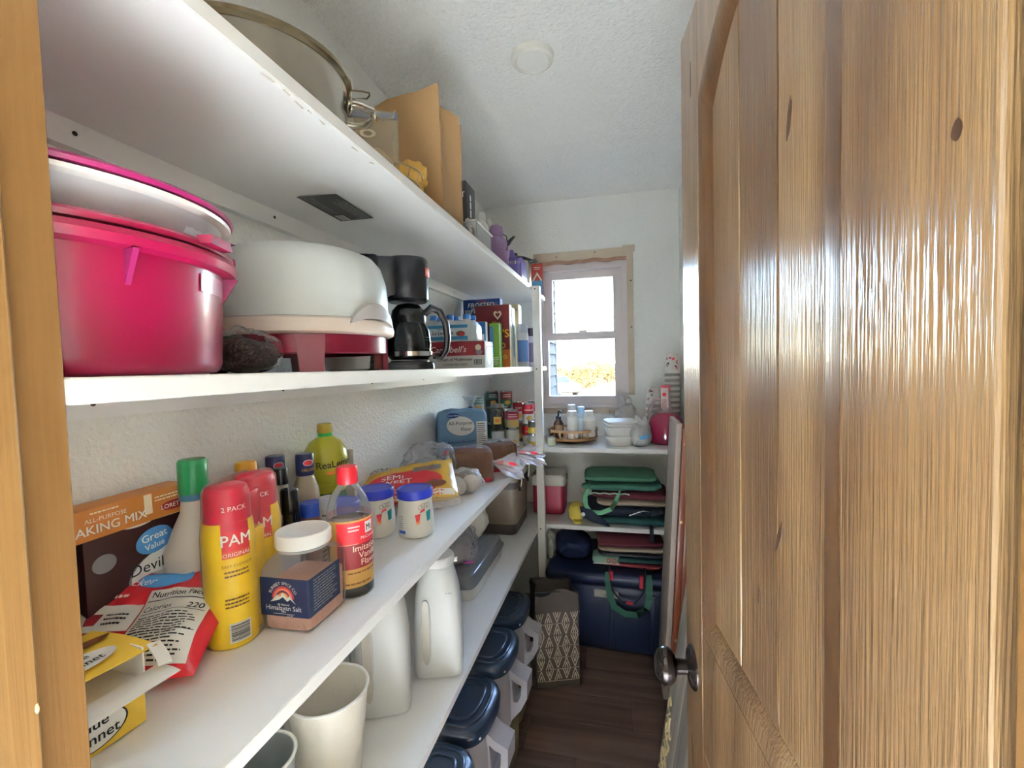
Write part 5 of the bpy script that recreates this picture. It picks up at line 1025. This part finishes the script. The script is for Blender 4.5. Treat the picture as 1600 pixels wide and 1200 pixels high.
# ================================================================ floor: canisters, patterned bag, chest
LIDN = mat('lid_navy', '16263a', .28, var=.08, coat=.3); CANB = mat('canister_body', 'b9b4ba', .4, var=.03, trans=.1); FEED = mat('feed_contents', '6f6448', .8, bump=.5, bs=90, var=.2, vs=30)
def canister():
    t = thing('food_canister', 'x', 'canister', (0, 0, 0))
    ob('body', loft([(0, .066, .100, 5), (.006, .072, .106, 5), (.20, .077, .110, 5), (.34, .078, .112, 4), (.398, .072, .104, 3)], 52), CANB, t)
    ob('contents', loft([(.008, .0725, .1065, 5), (.19, .0775, .1105, 5)], 40), FEED, t)
    # moulded pouring handle on the aisle side with a triangular opening
    out = [(.058, .400), (.100, .368), (.140, .352), (.138, .290), (.115, .245), (.070, .190)]; inn = [(.082, .352), (.098, .340), (.118, .334), (.116, .297), (.104, .272), (.088, .270)]
    V = [(x, y, z) for y in (-.036, .036) for x, z in out + inn]; F = []
    for k in range(6):
        j = (k + 1) % 6; F += [(k, j, 6 + j, 6 + k), (12 + k, 18 + k, 18 + j, 12 + j), (k, 12 + k, 12 + j, j), (6 + k, 6 + j, 18 + j, 18 + k)]
    ob('handle', (V, F), CANB, t, sharp=60)
    l = ob('lid', xf(loft([(.0, .080, .112, 2.8), (.006, .088, .122, 2.8), (.030, .091, .126, 2.8), (.044, .086, .120, 2.8), (.050, .076, .110, 2.8)], 56), (0, 0, .393)), LIDN, t)
    for a, b, z in ((.066, .098, .443), (.046, .076, .447)): ob('lid_ridge', tube(ring(a, b, z, 2.8, 44), .0048, 8, True), LIDN, l)
    ob('lid_top', loft([(.442, .064, .096, 2.8), (.444, .062, .094, 2.8)], 44), LIDN, l)
    for a in (-.75, .75): ob('lid_stud', blob(.008, .008, .008, amp=0, flat=False, nu=10, nv=8, c=(.095 * cos(a) * 1.08, .122 * sin(a) * 1.05, .410)), WPL, l)
    return t
c0 = canister(); c0.location = (-.462, 1.255, 0); c0.rotation_euler = (0, 0, math.radians(-4)); c0['label'] = 'navy-lidded food canister on the floor, second from the door'; c0['group'] = 'navy-lidded canisters'
for y, lb in ((.985, 'navy-lidded food canister on the floor, nearest the door'), (1.535, 'navy-lidded food canister on the floor, third from the door'), (1.815, 'navy-lidded food canister on the floor, next to the patterned bag')): dup(c0, (-.462 - .01 * (y > 1.7), y, 0), math.radians(-5 + 5 * (y - 1.2)), lb, 'navy-lidded canisters')
# patterned shopping bag
CHV = mat('bag_chevron_light', 'b7a894', .85, var=.08); TAU = mat('bag_taupe', '4b413b', .85, bump=.2, bs=200, var=.08); LIN = mat('bag_lining', '2a2a2e', .7, var=.15)
bgp = thing('patterned_bag', 'open tall fabric bag with cream triangle-line pattern on the floor', 'tote bag', (-.308, 2.035, 0), math.radians(20))
BWx, BWy, BH = .098, .075, .43
for nm, P0, P1, hv in (('front_panel', (-BWx, -BWy), (BWx, -BWy), 0), ('side_panel', (BWx, -BWy), (BWx, BWy), 0), ('back_panel', (BWx, BWy), (-BWx, BWy), 0), ('side_panel', (-BWx, BWy), (-BWx, -BWy), 0)):
    a, b = Vector((*P0, 0)), Vector((*P1, 0)); d = b - a; nn = Vector((d.y, -d.x, 0)).normalized()
    ob(nm, sheet(lambda u, v, a=a, d=d, nn=nn: a + d * u + Vector((0, 0, BH * v + (.012 * sin(u * 7 + a.x * 30) if v > .9 else 0))) + nn * (.010 * noise.noise(Vector((u * 2.4, v * 3, a.x * 9))) - .018 * (v ** 3) * (1 - abs(2 * u - 1))), 14, 18, .0025), TAU, bgp)
ob('bottom', box(-BWx, BWx, -BWy, BWy, .0005, .004), TAU, bgp); ob('lining', loft([(.01, BWx * .93, BWy * .9, 8), (.37, BWx * .90, BWy * .82, 6)], 32), LIN, bgp)
ob('top_band', tube([(x * .98, y * .96, BH + .006 * sin(5 * x * 10)) for x, y in ((-BWx, -BWy * .9), (0, -BWy * .82), (BWx, -BWy * .9), (BWx * .85, 0), (BWx, BWy), (0, BWy * .85), (-BWx, BWy), (-BWx * .85, 0))], .004, 6, True), mat('band_dark', '2e2927', .8), bgp)
def tri_print(axis):
    V, F = [], []
    def seg(p, q, w_=.0021):
        p, q = Vector((*p, 0)), Vector((*q, 0)); d = (q - p).normalized(); n2 = Vector((-d.y, d.x, 0)) * w_
        k = len(V)
        for r_ in (p - n2, q - n2, q + n2, p + n2):
            u, v = r_.x, r_.y
            if axis == 'f': 
                uu = u / (2 * BWx) + .5; off = .010 * noise.noise(Vector((uu * 2.4, v / BH * 3, -BWx * 9))) - .018 * ((v / BH) ** 3) * (1 - abs(2 * uu - 1)); V.append((u, -BWy - off - .003, v))
            else:
                uu = u / (2 * BWy) + .5; off = .010 * noise.noise(Vector((uu * 2.4, v / BH * 3, BWx * 9))) - .018 * ((v / BH) ** 3) * (1 - abs(2 * uu - 1)); V.append((BWx + off + .003, u, v))
        F.append((k, k + 1, k + 2, k + 3))
    W = BWx if axis == 'f' else BWy; cw = 2 * W / 5.0; chh = .052
    for j in range(6):
        for i in range(5):
            x0 = -W + i * cw + .003; x1 = x0 + cw - .006; z0 = .035 + j * chh; z1 = z0 + chh - .006; xm = (x0 + x1) / 2
            if (i + j) % 2: z0, z1 = z1, z0
            seg((x0, z0), (xm, z1)); seg((x1, z0), (xm, z1)); seg((x0 + cw * .26, z0), (xm, z1 + (z0 - z1) * .45)); seg((x1 - cw * .26, z0), (xm, z1 + (z0 - z1) * .45))
        seg((-W + .004, .032 + j * chh), (W - .004, .032 + j * chh), .0012)
    return V, F
ob('line_pattern', tri_print('f'), CHV, bgp); ob('line_pattern', tri_print('s'), CHV, bgp)
# navy chest with things on it
CHN = mat('chest_navy', '0f1a38', .4, var=.1); 
cx = thing('storage_chest', 'big dark navy storage chest on the floor under the corner shelf', 'chest', (-.04, 2.50, 0), math.radians(-2))
ob('body', box(-.325, .325, -.235, .225, 0, .335, .015, 3), CHN, cx); ob('lid', box(-.335, .335, -.245, .230, .336, .395, .02, 3), CHN, cx)
for x in (-.2, .0, .2): ob('front_rib', box(x - .012, x + .012, -.242, -.232, .02, .31, .003), CHN, cx)
lbp = ob('paper_label', box(-.085, .035, -.2375, -.2362, .275, .312), mat('paper_label', 'b5afa4', .7, var=.1), cx); fine(lbp, flat((-.085, -.2376, .275), (1, 0, 0), (0, 0, 1)), .05, .115, .004, .018, 2, PR('black'), 3)
nb = thing('navy_bundle', 'dark navy padded bag lying on the chest lid by the post', 'bag', (-.255, 2.48, .397), .1); ob('body', blob(.20, .24, .125, amp=.012, fr=14, seed=71), mat('navy_cloth', '141f3f', .8, var=.15), nb); ob('strap', strap([(-.07, -.11, .06), (-.03, -.128, .10), (.03, -.128, .09), (.07, -.115, .05)], .02, .003, (0, .3, 1)), MATS['navy_cloth'], nb)
hg = thing('plastic_wrap', 'wad of thin whitish plastic hanging behind the shelf post', 'plastic bag', (-.372, 2.40, .3965)); ob('film', blob(.06, .07, .15, amp=.012, fr=30, seed=73, nu=40, nv=28, ridge=.5), film('wrap_white', 'd9d6cc', .3, .15, .6), hg); ob('inner', blob(.03, .03, .10, amp=.006, fr=40, seed=74), MATS['white_goods'], hg)
GRS = mat('tote_green', '2f5a4a', .8, var=.1); GRL = mat('strap_green', '5f9a72', .75, var=.06); MAR = mat('tote_maroon', '4f1524', .8, var=.12); NVB = mat('tote_navy', '121d2c', .8, var=.12); OFF = mat('tote_canvas', '9b8d7a', .85, var=.12, vs=25); TEA = mat('tote_teal', '123f3d', .8, var=.1)
# stack of magazines and flattened bags on the chest
def flatbag(name, lb, x, y, z, sx, sy, h, m, rz, seed, extra=None):
    t = thing(name, lb, 'tote bag', (x, y, z), rz, group='folded shopping bags'); ob('folds', blob(sx, sy, h, p=7, pz=3.2, amp=h * .24, fr=15, seed=seed, nu=64, nv=18, ridge=.55), m, t)
    ob('edge_seam', tube([(sx * .49 * cos(a) * min(1.25, 1 / max(abs(cos(a)), abs(sin(a)))) * .82, sy * .49 * sin(a) * min(1.25, 1 / max(abs(cos(a)), abs(sin(a)))) * .82, h * .5) for a in [2 * PI * i / 24 for i in range(24)]], .0022, 5, True), m, t); return t
z = .3965
for k, (h, m, lb) in enumerate(((.030, mat('mag_red', '7c2a33', .6, var=.25, vs=30), 'red printed bag at the bottom of the pile on the chest'), (.034, TEA, 'dark teal bag second from the bottom of the pile on the chest'), (.026, mat('mag_black', '1b1c22', .5, var=.2), 'black folded bag in the middle of the pile on the chest'), (.030, OFF, 'cream printed bag in the pile on the chest'), (.03, MAR, 'maroon bag at the top of the pile on the chest'))):
    flatbag('folded_bag', lb, .045 + .008 * (k % 2), 2.445 - .006 * k, z, .33, .22, h, m, .05 * (k - 2), 80 + k); z += h * .98
f = flat((0, -.112, 0), (1, 0, 0), (0, 0, 1))
ft_ = thing('printed_bag', 'pale green bag with red lettering sticking out of the pile', 'tote bag', (-.075, 2.375, .42), .06); ob('panel', blob(.14, .10, .040, p=7, pz=5, amp=.003, seed=88), mat('print_mint', '7fa08c', .6, var=.1), ft_); [oval(ft_, 'red_ring', flat((0, -.052, 0), (1, 0, 0), (0, 0, 1)), q_, .020, .010, .013, PR('red'), h=.004, ri=.6) for q_ in (.012, .04)]; ob('white_edge', box(-.066, .066, -.051, -.046, .0005, .005), CARD, ft_)
ht = thing('handle_tote', 'green tote hanging open over the chest front with red and dark handles', 'tote bag', (.035, 2.232, .175), 0)
ob('green_strap', strap([(-.095, .025, .235), (-.098, .005, .20), (-.09, -.002, .13), (-.07, -.003, .075), (-.02, -.003, .045), (.04, -.003, .045), (.085, -.003, .08), (.097, -.002, .14), (.098, .005, .20), (.094, .025, .235)], .032, .004, (0, 0, 1) if 0 else (1, 0, .4)), GRS, ht)
ob('dark_handle', tube([(-.085, .02, .27), (-.09, -.008, .25), (-.075, -.012, .16), (-.03, -.012, .105), (.03, -.012, .105), (.07, -.012, .16), (.082, -.008, .25), (.078, .02, .27)], .007, 8, flat=.6), NVB, ht); ob('red_grip', tube([(.062, -.020, .25), (.060, -.022, .19)], .010, 8), mat('grip_red', '9c1f38', .7), ht); ob('red_grip', tube([(-.082, -.018, .26), (-.080, -.020, .22)], .010, 8), MATS['grip_red'], ht); ob('red_grip', tube([(-.012, -.020, .112), (.02, -.020, .11)], .009, 8), MATS['grip_red'], ht)

# ================================================================ corner shelf: red cooler, yellow bag, folded totes
RDC = mat('cooler_red', '8e1230', .4, var=.05); rcz = thing('red_cooler', 'small red cooler with a white lid on the corner shelf', 'cooler', on('bl', -.395, 2.60))
ob('body', loft([(0, .082, .085, 8), (.006, .088, .092, 8), (.165, .093, .098, 8)], 52), RDC, rcz); ob('lid', loft([(.166, .097, .103, 8), (.172, .098, .104, 8), (.215, .097, .103, 8), (.226, .090, .096, 7), (.228, .08, .085, 7)], 52), mat('cooler_white', 'cfc9be', .5), rcz); ob('latch', cbox(.008, .03, .03, .002, (.098, -.02, .19)), BRN, rcz)
yb = thing('yellow_bag', 'small limp yellow bag beside the red cooler', 'bag', on('bl', -.232, 2.425), .3); ob('body', blob(.085, .07, .10, amp=.010, fr=22, seed=91, ridge=.2), mat('yellow_soft', 'c9b34a', .6, var=.1), yb); ob('corner', blob(.05, .06, .02, amp=.004, fr=30, seed=92, c=(.0, -.035, 0)), MATS['yellow_soft'], yb)
z = .603
T0 = [(.050, TEA, 'dark teal tote at the bottom of the corner shelf pile', .055, .41), (.055, NVB, 'navy tote second from the bottom of the corner shelf pile', .01, .40), (.040, OFF, 'beige tote showing in the corner shelf pile', .06, .36), (.045, MAR, 'maroon tote in the corner shelf pile', .045, .38), (.050, GRS, 'dark green tote near the top of the corner shelf pile', .015, .38), (.036, mat('tote_sage', '3f6b52', .8, var=.12), 'crumpled sage green tote topping the corner shelf pile', .0, .37)]
for k, (h, m, lb, dx, wd) in enumerate(T0): flatbag('shopping_tote', lb, dx, 2.500 - .004 * k, z, wd, .26, h, m, .04 * (k % 3 - 1), 100 + k); z += h * .97
gs = thing('green_tote', 'folded tote whose light green handles loop down the pile front', 'tote bag', (-.075, 2.362, .70), 0)
ob('handle', strap([(.085, .03, .115), (.075, -.012, .09), (.055, -.014, .04), (.03, -.014, .0), (-.02, -.014, -.022), (-.075, -.014, -.020), (-.098, -.014, .015), (-.10, -.014, .06), (-.085, -.010, .10), (-.08, .03, .125)], .024, .003, (.6, 0, 1)), GRL, gs)
ob('trim_edge', tube([(-.125 + .025 * i, -.012 + .003 * (i % 2), .078 + .004 * (i % 2)) for i in range(11)], .004, 6), mat('trim_pale', '9fb8a4', .8), gs); ob('folded_body', blob(.26, .05, .045, p=6, amp=.006, fr=18, seed=121, c=(.01, .03, .085), flat=False), GRS, gs)
bs_ = thing('black_strap_tote', 'dark tote whose black bow strap dangles over the shelf edge', 'tote bag', (.10, 2.352, .64), 0); ob('bow', tube([(-.055, -.008, .035), (-.01, -.010, .055), (.02, -.012, .065), (.05, -.012, .06), (.05, -.012, .035), (.02, -.012, .04), (.0, -.011, .06), (.02, -.01, .068)], .006, 6, flat=.5), BLK, bs_); ob('dangling_strap', strap([(.055, .02, -.02), (.055, -.004, -.035), (.055, -.006, -.07), (.058, -.006, -.11)], .02, .003, (1, 0, 0)), NVB, bs_)
wp = thing('dark_flap_bag', 'black flap bag with a white button hanging at the pile front', 'bag', (-.165, 2.352, .605), 0); ob('flap', prism([(-.04, .10), (.02, .09), (.09, .03), (.115, .002), (.02, .025), (-.03, .05)], -.006, .006, 'y'), NVB, wp); ob('button', lathe([(0, .003), (.010, .002), (.011, 0), (0, 0)], 16), WPL, wp, (-.022, -.0062, .062), (PI / 2, 0, 0))

# ================================================================ shelf under the window
WD = wood('turntable_wood', '8a6238', 'a97f52', 'c09a6e', rough=.45, scale=(9, 9, 9), fine=(80, 80, 80), coat=.1)
ls_ = thing('lazy_susan', 'round wooden turntable tray with spindle rail under the window', 'turntable', on('bk', -.255, 2.575), .2)
ob('base', lathe([(0, 0), (.085, 0), (.088, .004), (.088, .014), (0, .014)], 40), mat('base_dark', '5a3524', .5), ls_); ob('tray', lathe([(0, .015), (.135, .015), (.142, .019), (.142, .028), (.138, .031), (0, .031)], 56), WD, ls_)
for s in range(3):
    a0_ = -.55 + s * 2.1
    ob('rail', xf(([(r * cos(a0_ + 1.75 * i / 24), r * sin(a0_ + 1.75 * i / 24), q) for i in range(25) for r, q in ((.128, .063), (.142, .063), (.142, .075), (.128, .075))], [(i * 4 + k, i * 4 + (k + 1) % 4, i * 4 + 4 + (k + 1) % 4, i * 4 + 4 + k) for i in range(24) for k in range(4)] + [(0, 1, 2, 3), (96, 97, 98, 99)]), (0, 0, 0)), WD, ls_)
    for k in range(6): a = a0_ + .12 + k * .30; ob('spindle', lathe([(.0035, .031), (.006, .042), (.0035, .05), (.005, .058), (.0035, .064)], 10), WD, ls_, (.134 * cos(a), .134 * sin(a), 0))
zt = 1.013 + .0325
def vit(lb, x, y, r, h, cap, body=WPL, capr=.75, caph=.2, label=None):
    t = bottle('pill_bottle', lb, x, y, [(0, .001), (r * .95, 0), (r, .004), (r, h * .70), (r * .85, h * .78), (r * capr * .9, h * .82)], body, [(r * capr, h * .80), (r * capr, h * (.80 + caph) - .002), (r * capr * .92, h), (0, h)], cap, [('label', r, -r * 1.5, r * 1.5, h * .15, h * .62, label)] if label else [], z=zt)
    t['group'] = 'bottles on the turntable'; return t
vit('plain white bottle at the front of the turntable', -.245, 2.475, .030, .150, WPL); vit('white bottle with pale blue cap in the turntable middle', -.205, 2.560, .026, .165, mat('cap_skyblue', 'a8cbe2', .35), film('pale_blue_clear', 'd4e6f0', .6, .1), label=mat('label_sky', 'cfe2ee', .4)); vit('squat white bottle at the right of the turntable', -.160, 2.535, .034, .145, WPL, capr=.7, label=mat('label_offwhite', 'd9d6d0', .5, var=.1)); vit('tall white bottle at the back of the turntable', -.265, 2.635, .030, .17, WPL)
am = bottle('pump_bottle', 'amber pump bottle at the left of the turntable', -.328, 2.520, [(0, .001), (.027, 0), (.028, .004), (.028, .075), (.015, .098), (.013, .105)], mat('amber_glass', '3f2416', .15, var=.15, coat=.5), [(.015, .103), (.015, .116), (.006, .118), (.004, .145), (0, .145)], BLK, [('label', .028, -.025, .025, .03, .068, mat('label_tan', 'b08a6a', .5))], z=zt)
ob('pump_spout', tube([(0, 0, .143), (.012, -.012, .145), (.026, -.024, .138)], .005, 8), BLK, am)
sp_ = thing('wooden_spoon', 'short dark wooden spoon lying in the turntable', 'spoon', (-.355, 2.575, zt), .6); ob('handle', tube([(-.02, 0, .01), (.04, 0, .035)], .004, 8), BRN, sp_); ob('bowl_end', blob(.03, .022, .014, amp=0, c=(-.025, 0, 0)), BRN, sp_)
sl = thing('small_can', 'small pale can on the corner of the window shelf by the post', 'can', on('bk', -.352, 2.405)); ob('tin', lathe([(0, 0), (.022, 0), (.022, .05), (0, .05)], 24), TIN, sl); ob('label', shell([(.0224, .005), (.0224, .045)], 24), mat('can_pale', 'c9c9b0', .5, var=.1), sl)
FOM = mat('foam_white', 'e6e4de', .6, var=.02)
def tray(lb, x, y, z, rx, ry, h):
    t = thing('foam_bowl', lb, 'bowl', (x, y, z), .1, group='white foam bowls'); ob('bowl', loft([(0, rx * .72, ry * .72, 4), (.004, rx * .76, ry * .76, 4), (h * .9, rx * .98, ry * .98, 4.5), (h, rx, ry, 4.5), (h, rx * .94, ry * .94, 4.5), (.008, rx * .7, ry * .7, 4)], 48), FOM, t); ob('rim', tube(ring(rx, ry, h, 4.5, 48), .003, 6, True), FOM, t)
tray('white foam bowl at the bottom of the stack on the window shelf', .005, 2.495, 1.0135, .082, .085, .050); tray('white foam bowl at the top of the stack on the window shelf', .005, 2.495, 1.038, .084, .088, .075)
lp = thing('lid_stack', 'stack of shallow white lids on the foam bowls', 'lids', (.010, 2.497, 1.1165), .15); ob('lid', loft([(0, .084, .088, 4.5), (.010, .086, .09, 4.5), (.014, .08, .084, 4.5)], 44), FOM, lp); ob('lid', xf(loft([(0, .084, .088, 4.5), (.010, .086, .09, 4.5), (.014, .08, .084, 4.5)], 44), Matrix.Translation((.004, .002, .0145)) @ Matrix.Rotation(.08, 4, 'Z')), FOM, lp)
def wbag(lb, x, y, sx, sy, h, seed):
    t = thing('grocery_bag', lb, 'plastic bag', on('bk', x, y), .3, group='thin white plastic bags'); ob('film', blob(sx, sy, h, amp=.012, fr=20, seed=seed, nu=60, nv=40, ridge=.4), film('bag_thin', 'f2f2f2', .3, .12, .7, 35), t); ob('contents', blob(sx * .75, sy * .75, h * .7, amp=.006, fr=24, seed=seed + 1), FOM, t)
    ob('ear', blob(sx * .3, .015, h * .5, amp=.008, fr=40, seed=seed + 2, c=(-sx * .18, 0, h * .78), flat=False), MATS['bag_thin'], t); ob('ear', blob(sx * .3, .015, h * .42, amp=.008, fr=40, seed=seed + 3, c=(sx * .22, .01, h * .78), flat=False), MATS['bag_thin'], t); oval(t, 'blue_logo', flat((0, -sy * .5, 0), (1, 0, 0), (0, 0, 1)), 0, h * .42, sx * .22, h * .08, PR('lblue'), h=.006, rot=.3)
wbag('thin white bag with blue logo right in front of the purple jug', .112, 2.450, .115, .09, .125, 131); wbag('thin white bag with blue logo standing behind the foam bowls', .040, 2.672, .12, .085, .20, 137)
pj_ = thing('purple_jug', 'big round jug of dark pink liquid with a narrow neck and printed tag', 'jug', on('bk', .248, 2.535)); PK = mat('pink_liquid', '7a1436', .18, var=.08, coat=.4)
ob('body', lathe([(0, .002), (.070, 0), (.082, .006), (.088, .03), (.090, .09), (.086, .125), (.070, .152), (.045, .168)], 44), PK, pj_); ob('neck', lathe([(.045, .168), (.032, .185), (.027, .21), (.024, .27), (.024, .285)], 32), film('neck_clear', 'dcb3bb', .35, .08), pj_); ob('cap', lathe([(.026, .283), (.026, .31), (.023, .314), (0, .314)], 28), mat('cap_coral', 'b8505a', .4), pj_)
ob('label_tag', ([cyl(.0285, a0=-PI / 2 - .3)(u, v, .001) for v in (.19, .30) for u in (-.02, -.01, 0, .01, .02)], [(0, 1, 6, 5), (1, 2, 7, 6), (2, 3, 8, 7), (3, 4, 9, 8)]), mat('tag_print', 'd8c9c4', .6, var=.15, vs=60), pj_); oval(pj_, 'red_dot', cyl(.0290, a0=-PI / 2 - .3), 0, .265, .010, .010, PR('red'), h=.002); fine(pj_, cyl(.0290, a0=-PI / 2 - .3), -.016, .016, .195, .24, 6, PR('maroon'), 4, h=.002)
ob('side_handle', tube([(-.028, -.02, .24), (-.06, -.03, .235), (-.085, -.035, .19), (-.088, -.03, .13)], .009, 8), film('handle_clear', 'dcb8c0', .4, .08), pj_)
def cups(lb, x, y, n, h1, step, seed):
    t = thing('paper_cup_stack', lb, 'paper cups', on('bk', x, y), group='stacks of printed paper cups'); PC = mat('cup_paper', 'dfdad0', .6, var=.04); PC2 = mat('cup_print', 'a39c92', .6, var=.6, vs=160)
    for k in range(n):   # nested, mouth down
        c = ob('cup', shell([(.041, 0), (.043, .003), (.041, .006), (.030, h1), (.029, h1)] , 28) if k == n - 1 else shell([(.041, 0), (.043, .003), (.041, .006), (.0395, step + .004)], 28), PC2 if k % 2 and k < n - 1 else PC, t, (0, 0, k * step))
        if k == n - 1:
            ob('cup_end', lathe([(.0295, h1 - .003), (.0295, h1 - .004), (0, h1 - .004)], 24), PC, c); r = random.Random(seed); g = cyl(lambda z: .041 - .011 * z / h1, a0=math.atan2(-y, -x))
            for q in range(9): oval(c, 'leaf_print', g, r.uniform(-.03, .03), r.uniform(.015, h1 - .012), r.uniform(.003, .007), r.uniform(.004, .010), PR(r.choice(('black', 'grey', 'red'))) if q else PR('red'), h=.001, rot=r.uniform(0, 3), n=10)
    return t
cups('tall stack of leaf-printed paper cups in the window-side corner', .300, 2.685, 26, .095, .0155, 5); cups('shorter stack of leaf-printed paper cups left of the tall one', .195, 2.690, 13, .095, .0165, 8)

# ================================================================ leaning against the right wall
RWD = wood('red_wood', '5e2a17', '7d3c22', '8f4a2b', rough=.4, scale=(14, 14, 1.2), coat=.2)
tt = thing('folded_table', 'folded red-brown wooden table leaning behind the door', 'table', (.195, 1.965, 0), rot=(0, math.radians(3.2), 0))
ob('table_top', box(-.030, -.008, -.02, .235, .02, 1.20, .003), mat('table_top_grey', 'b9aaa0', .45, var=.05), tt)
for y0 in (-.045, .205): ob('leg', box(-.007, .016, y0, y0 + .032, .0, 1.185, .003), RWD, tt); ob('leg', box(.017, .040, y0, y0 + .032, .0, 1.17, .003), RWD, tt)
for zz in (1.12, .80, .30): ob('bolt', lathe([(0, 0), (.006, 0), (.006, .003), (0, .004)], 12), mat('bolt_brass', 'b59a62', .3, metal=1), tt, (.005, -.0452, zz), (PI / 2, 0, 0)); ob('bolt', lathe([(0, 0), (.006, 0), (.006, .003), (0, .004)], 12), SCREW, tt, (.029, -.0452, zz - .01), (PI / 2, 0, 0))
GW = wood('weathered_grey', '6d655b', '8d857a', 'a59d90', rough=.8, scale=(18, 18, 1.6), coat=0, bump=.5)
sg = thing('wooden_sign', 'weathered grey board sign with cream painted script leaning behind the door', 'sign', (.092, 1.22, 0.0), rot=(0, math.radians(8.5), 0))
for k in range(3): ob('plank', box(0, .018, -.30 + k * .197, -.105 + k * .197, .0, .80, .002), GW, sg)
def squig(y0, z0, s, seed):
    r = random.Random(seed); pts = []
    for i in range(22): t = i / 21; pts.append((-.0015, y0 + .022 * sin(t * 15 + seed) * s, z0 + t * .10 + .012 * cos(t * 19 + seed)))
    return tube(pts, .0035, 6, flat=.5)
for q, (y, z_) in enumerate(((.235, .12), (.225, .22), (.24, .30), (.19, .14), (.185, .24))): ob('painted_stroke', squig(y, z_, 1, q + 2), mat('cream_paint', 'd8c698', .7), sg)
